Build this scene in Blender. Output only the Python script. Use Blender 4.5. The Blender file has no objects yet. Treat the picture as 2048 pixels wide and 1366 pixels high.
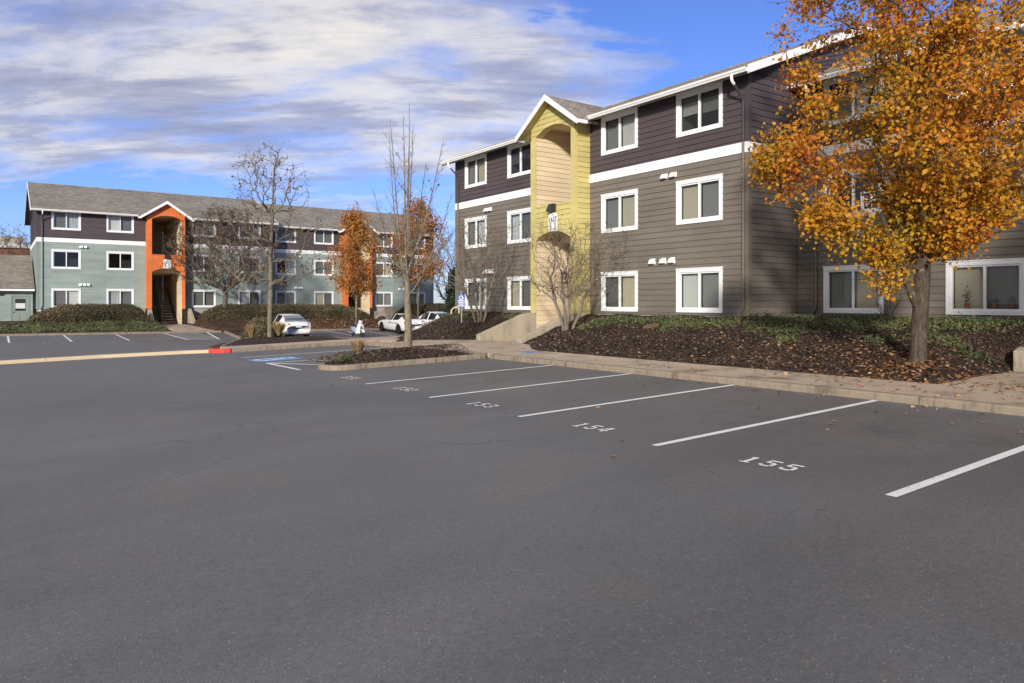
import bpy, math, random
import numpy as np
from mathutils import Vector, Matrix, noise as mnoise

# ------------------------------------------------------------------ camera, sky, sun, exposure
S = bpy.context.scene
C = S.collection
R = math.radians
YAW = 0.9504                                   # camera heading: right = (cos, sin), forward = (-sin, cos)
cam = bpy.data.objects.new('camera', bpy.data.cameras.new('camera'))
C.objects.link(cam)
cam.location = (0, 0, 1.8)
cam.rotation_euler = (R(90), 0, YAW)
cam.data.sensor_width = 36
cam.data.lens = 25.342
cam.data.shift_y = -0.0385
cam.data.clip_end = 6000
S.camera = cam

SUN_EL = R(17.0)
SUN_DIR = Vector((0.69, -0.724, 0))             # horizontal direction towards the sun
W = bpy.data.worlds.new('World')
S.world = W
W.use_nodes = True
nt = W.node_tree
for n in list(nt.nodes): nt.nodes.remove(n)
SKY_STRENGTH = 0.15
def NN(tree, typ, **kw):
    n = tree.nodes.new(typ)
    for k, v in kw.items():
        if k.startswith('i_'):
            key = k[2:]
            n.inputs[int(key) if key.isdigit() else key.replace('_', ' ')].default_value = v
        else: setattr(n, k, v)
    return n
def LK(tree, a, b): tree.links.new(a, b)
def MATH(tree, op, a, b=None, c=None, clamp=False):
    n = tree.nodes.new('ShaderNodeMath'); n.operation = op; n.use_clamp = clamp
    for i, v in enumerate((a, b, c)):
        if v is None: continue
        if isinstance(v, (int, float)): n.inputs[i].default_value = v
        else: tree.links.new(v, n.inputs[i])
    return n.outputs[0]
def RAMP(tree, fac, stops, interp='LINEAR'):
    n = tree.nodes.new('ShaderNodeValToRGB'); n.color_ramp.interpolation = interp
    e = n.color_ramp.elements
    while len(e) < len(stops): e.new(0.5)
    for k, (p, col) in enumerate(stops):
        e[k].position = p
        e[k].color = (*col, 1) if len(col) == 3 else col
    if fac is not None: tree.links.new(fac, n.inputs[0])
    return n.outputs[0]
def MIXC(tree, fac, a, b, mode='MIX'):
    n = tree.nodes.new('ShaderNodeMix'); n.data_type = 'RGBA'; n.blend_type = mode
    for sock, v in ((n.inputs[0], fac), (n.inputs[6], a), (n.inputs[7], b)):
        if isinstance(v, (int, float)): sock.default_value = v
        elif isinstance(v, tuple): sock.default_value = (*v, 1) if len(v) == 3 else v
        else: tree.links.new(v, sock)
    return n.outputs[2]

sky = NN(nt, 'ShaderNodeTexSky', sky_type='NISHITA', sun_disc=False)
sky.sun_elevation = SUN_EL
sky.sun_rotation = math.atan2(SUN_DIR.x, SUN_DIR.y)
sky.air_density = 1.0; sky.dust_density = 0.25; sky.ozone_density = 3.0
tc = NN(nt, 'ShaderNodeTexCoord')
def dot(v):
    n = NN(nt, 'ShaderNodeVectorMath', operation='DOT_PRODUCT'); n.inputs[1].default_value = v
    LK(nt, tc.outputs['Generated'], n.inputs[0]); return n.outputs['Value']
A_ = dot((0.5813, 0.8137, 0)); B_ = dot((-0.8137, 0.5813, 0)); Z_ = dot((0, 0, 1))
zc = MATH(nt, 'ADD', MATH(nt, 'MAXIMUM', Z_, 0.0), 0.16)
cu = MATH(nt, 'DIVIDE', A_, zc); cv = MATH(nt, 'DIVIDE', B_, zc)
def cloud_noise(su, sv, ou, ov, detail, rough, dist, shear=0.0):
    cmb = NN(nt, 'ShaderNodeCombineXYZ')
    u2 = MATH(nt, 'MULTIPLY_ADD', cv, shear, cu)
    LK(nt, MATH(nt, 'MULTIPLY_ADD', u2, su, ou), cmb.inputs[0])
    LK(nt, MATH(nt, 'MULTIPLY_ADD', cv, sv, ov), cmb.inputs[1])
    n = NN(nt, 'ShaderNodeTexNoise', noise_dimensions='2D')
    n.inputs['Scale'].default_value = 1; n.inputs['Detail'].default_value = detail
    n.inputs['Roughness'].default_value = rough; n.inputs['Distortion'].default_value = dist
    LK(nt, cmb.outputs[0], n.inputs['Vector']); return n.outputs['Fac']
n1 = cloud_noise(0.85, 1.5, 3.1, 7.3, 8, 0.58, 0.2)
n2 = cloud_noise(1.0, 2.2, 11.7, 1.2, 8, 0.62, 0.15)
n3 = cloud_noise(2.2, 7.0, 5.7, 4.4, 9, 0.66, 0.25, -.25)
# where the cloud deck lies: dense to the left of the near building, breaking up to clear sky on the right;
# bright cloud added overhead and behind, out of view, for soft white fill
edge = MATH(nt, 'MULTIPLY_ADD', A_, -3.6, 0.74)
edge = MATH(nt, 'ADD', edge, MATH(nt, 'MULTIPLY', MATH(nt, 'SUBTRACT', Z_, 0.30), -2.4))
edge = MATH(nt, 'MAXIMUM', MATH(nt, 'MINIMUM', edge, 0.34), -0.9)
low = MATH(nt, 'MULTIPLY', MATH(nt, 'SUBTRACT', Z_, 0.185), 8.0)
low = MATH(nt, 'MAXIMUM', MATH(nt, 'MINIMUM', low, 0.0), -0.50)
rest = MATH(nt, 'MAXIMUM', RAMP(nt, Z_, [(0.50, (0, 0, 0)), (0.68, (1, 1, 1))]), RAMP(nt, MATH(nt, 'MULTIPLY', B_, -1.0), [(0.0, (0, 0, 0)), (0.3, (1, 1, 1))]))
n3c = MATH(nt, 'SUBTRACT', n3, 0.5)
dens = MATH(nt, 'ADD', MATH(nt, 'ADD', n1, MATH(nt, 'MULTIPLY', n3c, 0.36)), MATH(nt, 'MULTIPLY', edge, 0.50))
dens = MATH(nt, 'ADD', dens, MATH(nt, 'MULTIPLY', low, 0.7))
dens = MATH(nt, 'ADD', dens, MATH(nt, 'MULTIPLY', rest, 0.45))
cover = RAMP(nt, dens, [(0.46, (0, 0, 0)), (0.56, (0.42,) * 3), (0.70, (0.88,) * 3), (0.80, (1, 1, 1))], 'EASE')
shade = MATH(nt, 'ADD', n2, MATH(nt, 'MULTIPLY', n3c, 0.60))
shade = MATH(nt, 'SUBTRACT', shade, MATH(nt, 'MULTIPLY', rest, 0.10))
k = 1.0 / SKY_STRENGTH
ccol = RAMP(nt, shade, [(0.36, (0.96, 0.92, 0.87)), (0.46, (0.80, 0.78, 0.80)), (0.56, (0.53, 0.54, 0.66)), (0.72, (0.36, 0.39, 0.55))])
ccol = MIXC(nt, 1.0, ccol, (k * 0.48, k * 0.48, k * 0.48), 'MULTIPLY')
skyc = MIXC(nt, 1.0, sky.outputs[0], (0.33, 0.375, 0.62), 'MULTIPLY')
final = MIXC(nt, MATH(nt, 'MULTIPLY', cover, 0.96), skyc, ccol)
bg = NN(nt, 'ShaderNodeBackground'); bg.inputs['Strength'].default_value = SKY_STRENGTH
LK(nt, final, bg.inputs['Color'])
out = NN(nt, 'ShaderNodeOutputWorld'); LK(nt, bg.outputs[0], out.inputs[0])

sun = bpy.data.objects.new('sun', bpy.data.lights.new('sun', 'SUN'))
C.objects.link(sun)
sun.data.energy = 2.6; sun.data.angle = R(4.0); sun.data.color = (1.0, 0.93, 0.84)
sd = Vector((SUN_DIR.x * math.cos(SUN_EL), SUN_DIR.y * math.cos(SUN_EL), math.sin(SUN_EL)))
sun.rotation_euler = sd.to_track_quat('Z', 'Y').to_euler()
sun.location = sd * 60
S.view_settings.view_transform = 'Standard'
S.view_settings.look = 'None'
S.view_settings.exposure = 0.95
S.view_settings.gamma = 1.0

# ------------------------------------------------------------------ helpers
rng = np.random.default_rng(7)
random.seed(7)
class MB:
    """collects faces; build() links them as ONE mesh object"""
    def __init__(s): s.v = []; s.f = []; s.m = []
    def add(s, vs, fs, mi=0):
        o = len(s.v); s.v += [tuple(v) for v in vs]
        for f in fs: s.f.append(tuple(i + o for i in f)); s.m.append(mi)
    def quad(s, a, b, c, d, mi=0): s.add([a, b, c, d], [(0, 1, 2, 3)], mi)
    def box(s, x0, x1, y0, y1, z0, z1, P=None, mi=0):
        vs = [(x, y, z) for z in (z0, z1) for y in (y0, y1) for x in (x0, x1)]
        if P: vs = [P(*v) for v in vs]
        s.add(vs, [(0, 2, 3, 1), (4, 5, 7, 6), (0, 1, 5, 4), (2, 6, 7, 3), (0, 4, 6, 2), (1, 3, 7, 5)], mi)
    def tube(s, pts, rad, n=6, cap=True, mi=0):
        pts = [Vector(p) for p in pts]
        if not hasattr(rad, '__len__'): rad = [rad] * len(pts)
        vs = []; up = None
        for i, p in enumerate(pts):
            d = (pts[min(i + 1, len(pts) - 1)] - pts[max(i - 1, 0)])
            if d.length < 1e-9: d = Vector((0, 0, 1))
            d.normalize()
            if up is None:
                up = Vector((0, 0, 1)).cross(d)
                if up.length < .1: up = Vector((1, 0, 0)).cross(d)
            a = (up - d * up.dot(d)).normalized(); b = d.cross(a); up = a
            for k in range(n):
                t = 2 * math.pi * k / n
                vs.append(p + (a * math.cos(t) + b * math.sin(t)) * rad[i])
        fs = []
        for i in range(len(pts) - 1):
            for k in range(n):
                fs.append((i * n + k, i * n + (k + 1) % n, (i + 1) * n + (k + 1) % n, (i + 1) * n + k))
        if cap:
            fs.append(tuple(range(n - 1, -1, -1))); fs.append(tuple((len(pts) - 1) * n + k for k in range(n)))
        s.add(vs, fs, mi)
    def disc(s, c, ax, r, h, n=20, mi=0):
        c = Vector(c); ax = Vector(ax).normalized(); s.tube([c - ax * h / 2, c + ax * h / 2], r, n, True, mi)
    def build(s, name, mats, parent=None, smooth=False):
        me = bpy.data.meshes.new(name); me.from_pydata(s.v, [], s.f)
        if not isinstance(mats, (list, tuple)): mats = [mats]
        for m in mats: me.materials.append(m)
        if len(mats) > 1: me.polygons.foreach_set('material_index', s.m)
        if smooth: me.polygons.foreach_set('use_smooth', [True] * len(me.polygons))
        me.update()
        return link(name, me, parent)
def link(name, me, parent=None):
    o = bpy.data.objects.new(name, me); C.objects.link(o)
    if parent is not None: o.parent = parent
    return o
def np_mesh(name, V, F, mat, parent=None, smooth=False):
    V = np.asarray(V, np.float32); F = np.asarray(F, np.int32)
    me = bpy.data.meshes.new(name); k = F.shape[1]
    me.vertices.add(len(V)); me.vertices.foreach_set('co', V.ravel())
    me.loops.add(F.size); me.loops.foreach_set('vertex_index', F.ravel())
    me.polygons.add(len(F)); me.polygons.foreach_set('loop_start', np.arange(0, F.size, k, dtype=np.int32))
    me.polygons.foreach_set('loop_total', np.full(len(F), k, np.int32))
    if smooth: me.polygons.foreach_set('use_smooth', np.ones(len(F), bool))
    me.materials.append(mat); me.update(calc_edges=True); me.validate()
    return link(name, me, parent)
def tag(o, label=None, cat=None, group=None, kind=None):
    if label: o['label'] = label
    if cat: o['category'] = cat
    if group: o['group'] = group
    if kind: o['kind'] = kind
    return o
def thing(name, label, cat, loc=(0, 0, 0), rz=0.0, group=None):
    o = bpy.data.objects.new(name, None); C.objects.link(o)
    o.location = loc; o.rotation_euler = (0, 0, rz); o.empty_display_size = .2
    return tag(o, label, cat, group)
def dup(o, parent=None):
    c = o.copy(); C.objects.link(c)
    if parent is not None: c.parent = parent
    for ch in [x for x in bpy.data.objects if x.parent == o]: dup(ch, c)
    return c
def fbm(x, y, s, o=3, seed=0.0):
    return mnoise.fractal(Vector((x * s + seed, y * s - seed, seed * .7)), 1.0, 2.0, o)
def sstep(a, b, x):
    t = min(1, max(0, (x - a) / (b - a))); return t * t * (3 - 2 * t)

# ------------------------------------------------------------------ materials
def newmat(name):
    m = bpy.data.materials.new(name); m.use_nodes = True
    t = m.node_tree; b = t.nodes['Principled BSDF']
    return m, t, b
def plain(name, col, rough=0.6, spec=0.4, var=0.0, vscale=3.0, bump=0.0, bscale=60.0, metal=0.0, stretch=None, coat=0.0):
    m, t, b = newmat(name)
    b.inputs['Base Color'].default_value = (*col, 1); b.inputs['Roughness'].default_value = rough
    b.inputs['Specular IOR Level'].default_value = spec; b.inputs['Metallic'].default_value = metal
    b.inputs['Coat Weight'].default_value = coat
    co = NN(t, 'ShaderNodeTexCoord').outputs['Object']
    if stretch:
        mp = NN(t, 'ShaderNodeMapping'); mp.inputs['Scale'].default_value = stretch
        LK(t, co, mp.inputs[0]); co = mp.outputs[0]
    if var:
        n = NN(t, 'ShaderNodeTexNoise'); n.inputs['Scale'].default_value = vscale; n.inputs['Detail'].default_value = 6
        n.inputs['Roughness'].default_value = .65; LK(t, co, n.inputs['Vector'])
        lo = tuple(c * (1 - var) for c in col); hi = tuple(min(1, c * (1 + var)) for c in col)
        LK(t, RAMP(t, n.outputs['Fac'], [(0.3, lo), (0.7, hi)]), b.inputs['Base Color'])
    if bump:
        n = NN(t, 'ShaderNodeTexNoise'); n.inputs['Scale'].default_value = bscale; n.inputs['Detail'].default_value = 4
        LK(t, co, n.inputs['Vector'])
        bp = NN(t, 'ShaderNodeBump'); bp.inputs['Strength'].default_value = bump; bp.inputs['Distance'].default_value = 0.02
        LK(t, n.outputs['Fac'], bp.inputs['Height']); LK(t, bp.outputs[0], b.inputs['Normal'])
    return m
def srgb(r, g, b):
    f = lambda c: ((c / 255 + .055) / 1.055) ** 2.4 if c > 10 else c / 255 / 12.92
    return (f(r), f(g), f(b))
def siding_mat(name, col):
    m = plain(name, col, 0.62, 0.35, var=0.10, vscale=1.2, bump=0.25, bscale=30, stretch=(0.5, 0.5, 3.0))
    t = m.node_tree; b = t.nodes['Principled BSDF']; src = b.inputs['Base Color'].links[0].from_socket
    g = NN(t, 'ShaderNodeNewGeometry')
    n = NN(t, 'ShaderNodeTexNoise'); n.inputs['Scale'].default_value = .35; n.inputs['Detail'].default_value = 5
    LK(t, NN(t, 'ShaderNodeTexCoord').outputs['Object'], n.inputs['Vector'])
    f = RAMP(t, g.outputs['Random Per Island'], [(0, (.93, .93, .93)), (1, (1.06, 1.06, 1.06))])
    f2 = RAMP(t, n.outputs['Fac'], [(.3, (.88, .88, .88)), (.7, (1.10, 1.09, 1.07))])
    LK(t, MIXC(t, 1.0, MIXC(t, 1.0, src, f, 'MULTIPLY'), f2, 'MULTIPLY'), b.inputs['Base Color'])
    return m
M = {}
M['plum'] = siding_mat('plum_siding', (0.072, 0.056, 0.062))
M['taupe'] = siding_mat('taupe_siding', (0.158, 0.139, 0.117))
M['sage'] = siding_mat('sage_siding', (0.265, 0.325, 0.298))
M['yellow'] = siding_mat('yellow_siding', (0.495, 0.425, 0.170))
M['orange'] = siding_mat('orange_siding', (0.62, 0.165, 0.045))
M['cream'] = siding_mat('cream_siding', (0.65, 0.535, 0.37))
M['white'] = plain('white_trim_paint', (0.80, 0.80, 0.79), 0.45, 0.4, var=0.03, vscale=4)
M['vinyl'] = plain('white_vinyl', (0.78, 0.79, 0.80), 0.35, 0.5)
M['soffit'] = plain('soffit_paint', (0.50, 0.49, 0.46), 0.7)
M['plum_trim'] = plain('plum_trim_paint', (0.060, 0.048, 0.052), 0.5, var=.06)
M['taupe_trim'] = plain('taupe_trim_paint', (0.160, 0.137, 0.110), 0.5, var=.06)
M['sage_trim'] = plain('sage_trim_paint', (0.22, 0.265, 0.24), 0.5, var=.06)
M['black'] = plain('black_metal', (0.018, 0.018, 0.019), 0.45, 0.5)
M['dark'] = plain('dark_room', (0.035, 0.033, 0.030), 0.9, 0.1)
M['steel'] = plain('galvanised_steel', (0.42, 0.43, 0.43), 0.45, 0.5, metal=.7, var=.1)
M['rubber'] = plain('tyre_rubber', (0.014, 0.014, 0.014), 0.8, 0.3)
M['blue_sign'] = plain('blue_sign_face', (0.025, 0.075, 0.34), 0.4)
M['digit'] = plain('black_lettering', (0.02, 0.02, 0.03), 0.5)

def concrete(name, col, seed=0.0, streak=False, nscale=1.4):
    m, t, b = newmat(name)
    b.inputs['Roughness'].default_value = 0.88; b.inputs['Specular IOR Level'].default_value = 0.25
    co = NN(t, 'ShaderNodeTexCoord').outputs['Object']
    mp = NN(t, 'ShaderNodeMapping'); mp.inputs['Location'].default_value = (seed, seed, seed)
    if streak: mp.inputs['Scale'].default_value = (1.6, 1.6, 0.45)
    LK(t, co, mp.inputs[0])
    n = NN(t, 'ShaderNodeTexNoise'); n.inputs['Scale'].default_value = nscale; n.inputs['Detail'].default_value = 9; n.inputs['Roughness'].default_value = .68
    LK(t, mp.outputs[0], n.inputs['Vector'])
    n2 = NN(t, 'ShaderNodeTexNoise'); n2.inputs['Scale'].default_value = 70; n2.inputs['Detail'].default_value = 3
    LK(t, co, n2.inputs['Vector'])
    c1 = RAMP(t, n.outputs['Fac'], [(0.30, tuple(c * .42 for c in col)), (0.47, col), (0.72, tuple(min(1, c * 1.28) for c in col))])
    c2 = RAMP(t, n2.outputs['Fac'], [(0.3, (.72,) * 3), (0.65, (1.08,) * 3)])
    LK(t, MIXC(t, 0.8, c1, c2, 'MULTIPLY'), b.inputs['Base Color'])
    bp = NN(t, 'ShaderNodeBump'); bp.inputs['Strength'].default_value = .5; bp.inputs['Distance'].default_value = .008
    LK(t, n2.outputs['Fac'], bp.inputs['Height']); LK(t, bp.outputs[0], b.inputs['Normal'])
    return m
M['kerb'] = concrete('kerb_concrete', (0.245, 0.200, 0.150), 1.3, True, 4.5)
M['walk'] = concrete('pavement_concrete', (0.42, 0.335, 0.255), 5.1)
M['wallconc'] = concrete('wing_wall_concrete', (0.36, 0.315, 0.235), 8.2, True)
M['foundation'] = concrete('foundation_concrete', (0.33, 0.30, 0.25), 2.2)

def paint(name, col, wear=0.37):
    m, t, b = newmat(name)
    b.inputs['Roughness'].default_value = .7
    co = NN(t, 'ShaderNodeTexCoord').outputs['Object']
    n = NN(t, 'ShaderNodeTexNoise'); n.inputs['Scale'].default_value = 42; n.inputs['Detail'].default_value = 5; n.inputs['Roughness'].default_value = .7
    LK(t, co, n.inputs['Vector'])
    n2 = NN(t, 'ShaderNodeTexNoise'); n2.inputs['Scale'].default_value = 3; n2.inputs['Detail'].default_value = 5
    LK(t, co, n2.inputs['Vector'])
    f = MATH(t, 'MULTIPLY_ADD', n2.outputs['Fac'], .35, MATH(t, 'MULTIPLY', n.outputs['Fac'], .9))
    LK(t, RAMP(t, f, [(wear + .04, (0.12, .12, .12)), (wear + .16, tuple(c * .88 for c in col)), (.75, col)]), b.inputs['Base Color'])
    return m
M['line'] = paint('white_line_paint', (0.78, 0.77, 0.75))
M['bluepaint'] = paint('blue_bay_paint', (0.13, 0.34, 0.66))
M['yellowpaint'] = paint('yellow_gutter_paint', (0.56, 0.44, 0.29), .28)
M['redpaint'] = paint('red_kerb_paint', (0.55, 0.045, 0.03), .30)

def asphalt():
    m, t, b = newmat('asphalt')
    b.inputs['Specular IOR Level'].default_value = 0.42
    co = NN(t, 'ShaderNodeTexCoord').outputs['Object']
    def noise(s, d, r=.6, dist=0, st=None, off=0):
        v = co
        if st or off:
            mp = NN(t, 'ShaderNodeMapping'); mp.inputs['Scale'].default_value = st or (1, 1, 1); mp.inputs['Location'].default_value = (off, off, 0)
            LK(t, co, mp.inputs[0]); v = mp.outputs[0]
        n = NN(t, 'ShaderNodeTexNoise'); n.inputs['Scale'].default_value = s; n.inputs['Detail'].default_value = d
        n.inputs['Roughness'].default_value = r; n.inputs['Distortion'].default_value = dist
        LK(t, v, n.inputs['Vector']); return n.outputs['Fac']
    big = noise(.22, 5, .55, .6)
    base = RAMP(t, big, [(0.28, (0.098, 0.097, 0.097)), (0.5, (0.121, 0.119, 0.119)), (0.72, (0.150, 0.147, 0.146))])
    tint = noise(.55, 4, .6, .8, off=13)                                  # brownish and bluish patches
    base = MIXC(t, .38, base, RAMP(t, tint, [(0.30, (0.90, 0.97, 1.08)), (0.48, (1, 1, 1)), (0.66, (1.13, 1.03, 0.90))]), 'MULTIPLY')
    drag = noise(1.3, 4, .6, .3, st=(1.0, .22, 1), off=4)                 # traffic runs
    base = MIXC(t, .45, base, RAMP(t, drag, [(0.35, (0.84,) * 3), (0.62, (1.10,) * 3)]), 'MULTIPLY')
    oil = noise(.95, 3, .5, 1.2, off=31)
    base = MIXC(t, 1.0, base, RAMP(t, oil, [(0.68, (1, 1, 1)), (0.80, (.84, .83, .82))]), 'MULTIPLY')
    sp = NN(t, 'ShaderNodeSeparateXYZ'); LK(t, co, sp.inputs[0])
    inb = RAMP(t, MATH(t, 'MULTIPLY', sp.outputs[1], .05), [(.36, (0, 0, 0)), (.40, (1, 1, 1)), (.51, (1, 1, 1)), (.545, (0, 0, 0))])
    drip = noise(2.6, 6, .62, .5, off=57)
    base = MIXC(t, MATH(t, 'MULTIPLY', inb, RAMP(t, drip, [(.54, (0, 0, 0)), (.72, (.50,) * 3)])), base, (.062, .057, .053))
    rust = noise(1.1, 5, .6, .6, off=77)
    base = MIXC(t, MATH(t, 'MULTIPLY', inb, RAMP(t, rust, [(.46, (0, 0, 0)), (.70, (.55,) * 3)])), base, (.150, .122, .098))
    crk = NN(t, 'ShaderNodeTexVoronoi'); crk.feature = 'DISTANCE_TO_EDGE'; crk.inputs['Scale'].default_value = .16
    wv = NN(t, 'ShaderNodeTexNoise'); wv.inputs['Scale'].default_value = 1.1; wv.inputs['Detail'].default_value = 6; LK(t, co, wv.inputs['Vector'])
    wm = NN(t, 'ShaderNodeVectorMath', operation='MULTIPLY_ADD'); LK(t, wv.outputs['Color'], wm.inputs[0]); wm.inputs[1].default_value = (1.3,) * 3; LK(t, co, wm.inputs[2]); LK(t, wm.outputs[0], crk.inputs['Vector'])
    part_ = noise(.35, 3, .5, .2, off=91)
    base = MIXC(t, MATH(t, 'MULTIPLY', RAMP(t, crk.outputs['Distance'], [(.0, (1, 1, 1)), (.0022, (0, 0, 0))]), RAMP(t, part_, [(.50, (0, 0, 0)), (.56, (.55,) * 3)])), base, (.045, .043, .042))
    grit = noise(120, 3, .7)
    base = MIXC(t, .9, base, RAMP(t, grit, [(0.30, (.62,) * 3), (0.52, (1,) * 3), (0.70, (1.38,) * 3)]), 'MULTIPLY')
    mid = noise(28, 4, .7, st=(1, .7, 1))
    base = MIXC(t, .7, base, RAMP(t, mid, [(0.32, (.78,) * 3), (0.62, (1.12,) * 3)]), 'MULTIPLY')
    vo = NN(t, 'ShaderNodeTexVoronoi'); vo.inputs['Scale'].default_value = 62
    LK(t, co, vo.inputs['Vector'])
    sep = NN(t, 'ShaderNodeSeparateColor'); LK(t, vo.outputs['Color'], sep.inputs[0])
    st1 = MATH(t, 'GREATER_THAN', sep.outputs[0], .955); st2 = MATH(t, 'LESS_THAN', vo.outputs['Distance'], .30)
    base = MIXC(t, MATH(t, 'MULTIPLY', MATH(t, 'MULTIPLY', st1, st2), .62), base, (.38, .36, .33))
    LK(t, base, b.inputs['Base Color'])
    LK(t, RAMP(t, big, [(.3, (.58,) * 3), (.7, (.74,) * 3)]), b.inputs['Roughness'])
    h = MATH(t, 'ADD', MATH(t, 'MULTIPLY', grit, .6), MATH(t, 'MULTIPLY', mid, .8))
    bp = NN(t, 'ShaderNodeBump'); bp.inputs['Strength'].default_value = .55; bp.inputs['Distance'].default_value = .010
    LK(t, h, bp.inputs['Height']); LK(t, bp.outputs[0], b.inputs['Normal'])
    return m
M['asphalt'] = asphalt()

def mulch(name, c0, c1, c2, scale=26):
    m, t, b = newmat(name)
    b.inputs['Roughness'].default_value = .9; b.inputs['Specular IOR Level'].default_value = .2
    co = NN(t, 'ShaderNodeTexCoord').outputs['Object']
    w = NN(t, 'ShaderNodeTexNoise'); w.inputs['Scale'].default_value = 9; w.inputs['Detail'].default_value = 3; LK(t, co, w.inputs['Vector'])
    mv = NN(t, 'ShaderNodeVectorMath', operation='MULTIPLY_ADD'); LK(t, w.outputs['Color'], mv.inputs[0]); mv.inputs[1].default_value = (.25,) * 3; LK(t, co, mv.inputs[2])
    mp = NN(t, 'ShaderNodeMapping'); mp.inputs['Scale'].default_value = (1, 1.9, 1.6); LK(t, mv.outputs[0], mp.inputs[0])
    vo = NN(t, 'ShaderNodeTexVoronoi'); vo.inputs['Scale'].default_value = scale; LK(t, mp.outputs[0], vo.inputs['Vector'])
    sep = NN(t, 'ShaderNodeSeparateColor'); LK(t, vo.outputs['Color'], sep.inputs[0])
    col = RAMP(t, sep.outputs[0], [(0.0, c0), (0.62, c1), (0.90, c2), (1.0, tuple(x * 1.7 for x in c2))])
    big = NN(t, 'ShaderNodeTexNoise'); big.inputs['Scale'].default_value = .8; big.inputs['Detail'].default_value = 5; LK(t, co, big.inputs['Vector'])
    col = MIXC(t, .8, col, RAMP(t, big.outputs['Fac'], [(.32, (.62,) * 3), (.65, (1.3, 1.22, 1.15))]), 'MULTIPLY')
    LK(t, col, b.inputs['Base Color'])
    bp = NN(t, 'ShaderNodeBump'); bp.inputs['Strength'].default_value = 1.0; bp.inputs['Distance'].default_value = .05
    LK(t, MATH(t, 'ADD', MATH(t, 'MULTIPLY', sep.outputs[1], .7), vo.outputs['Distance']), bp.inputs['Height']); LK(t, bp.outputs[0], b.inputs['Normal'])
    return m
M['mulch'] = mulch('bark_mulch', (0.022, 0.014, 0.011), (0.072, 0.047, 0.036), (0.17, 0.115, 0.085))
M['litter'] = mulch('leaf_litter', (0.035, 0.022, 0.015), (0.10, 0.060, 0.038), (0.20, 0.12, 0.075), 18)
M['soil'] = plain('soil_ground', (0.075, 0.062, 0.043), .95, .1, var=.4, vscale=.8, bump=.6, bscale=20)

def shingles(name, slope_axis):
    m, t, b = newmat(name)
    b.inputs['Roughness'].default_value = .92; b.inputs['Specular IOR Level'].default_value = .15
    co = NN(t, 'ShaderNodeTexCoord').outputs['Object']
    sp = NN(t, 'ShaderNodeSeparateXYZ'); LK(t, co, sp.inputs[0])
    cmb = NN(t, 'ShaderNodeCombineXYZ')
    LK(t, sp.outputs[0 if slope_axis == 1 else 1], cmb.inputs[0]); LK(t, sp.outputs[slope_axis], cmb.inputs[1])
    br = NN(t, 'ShaderNodeTexBrick'); LK(t, cmb.outputs[0], br.inputs['Vector'])
    br.inputs['Scale'].default_value = 1; br.inputs['Brick Width'].default_value = .30; br.inputs['Row Height'].default_value = .135
    br.inputs['Mortar Size'].default_value = .010; br.inputs['Mortar Smooth'].default_value = .4
    br.inputs['Color1'].default_value = (.205, .180, .150, 1); br.inputs['Color2'].default_value = (.335, .300, .255, 1); br.inputs['Mortar'].default_value = (.10, .09, .08, 1)
    n = NN(t, 'ShaderNodeTexNoise'); n.inputs['Scale'].default_value = .6; n.inputs['Detail'].default_value = 6; LK(t, co, n.inputs['Vector'])
    n2 = NN(t, 'ShaderNodeTexNoise'); n2.inputs['Scale'].default_value = 55; LK(t, co, n2.inputs['Vector'])
    c = MIXC(t, .7, br.outputs['Color'], RAMP(t, n.outputs['Fac'], [(.3, (.75,) * 3), (.7, (1.2,) * 3)]), 'MULTIPLY')
    c = MIXC(t, .6, c, RAMP(t, n2.outputs['Fac'], [(.3, (.65,) * 3), (.7, (1.3,) * 3)]), 'MULTIPLY')
    LK(t, c, b.inputs['Base Color'])
    bp = NN(t, 'ShaderNodeBump'); bp.inputs['Strength'].default_value = .7; bp.inputs['Distance'].default_value = .02
    LK(t, MATH(t, 'SUBTRACT', n2.outputs['Fac'], MATH(t, 'MULTIPLY', br.outputs['Fac'], 1.5)), bp.inputs['Height']); LK(t, bp.outputs[0], b.inputs['Normal'])
    return m
M['shingle'] = shingles('asphalt_shingles', 1)
M['shingle_side'] = shingles('asphalt_shingles_side', 0)

def glass():
    m, t, b = newmat('window_glass'); t.nodes.remove(b)
    o = [n for n in t.nodes if n.type == 'OUTPUT_MATERIAL'][0]
    tr = NN(t, 'ShaderNodeBsdfTransparent'); tr.inputs[0].default_value = (.88, .90, .89, 1)
    gl = NN(t, 'ShaderNodeBsdfGlossy'); gl.inputs['Roughness'].default_value = .02; gl.inputs[0].default_value = (.9, .9, .9, 1)
    lw = NN(t, 'ShaderNodeLayerWeight'); lw.inputs[0].default_value = .5
    f = MATH(t, 'MULTIPLY_ADD', MATH(t, 'POWER', lw.outputs['Facing'], 4.0), .9, .045, clamp=True)
    mx = NN(t, 'ShaderNodeMixShader'); LK(t, f, mx.inputs[0]); LK(t, tr.outputs[0], mx.inputs[1]); LK(t, gl.outputs[0], mx.inputs[2])
    LK(t, mx.outputs[0], o.inputs[0]); return m
M['glass'] = glass()
M['carglass'] = plain('car_glass', (0.016, 0.020, 0.022), 0.05, 0.6, coat=.3)
BL = {'beige': plain('beige_blind', (.52, .47, .34), .6), 'grey': plain('grey_blind', (.24, .245, .225), .6), 'dim': plain('dim_blind', (.14, .14, .13), .6),
      'white': plain('white_blind', (.60, .61, .58), .6), 'curtain': plain('pale_curtain', (.40, .42, .43), .8, var=.25, vscale=2, stretch=(9, 9, .3))}

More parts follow.
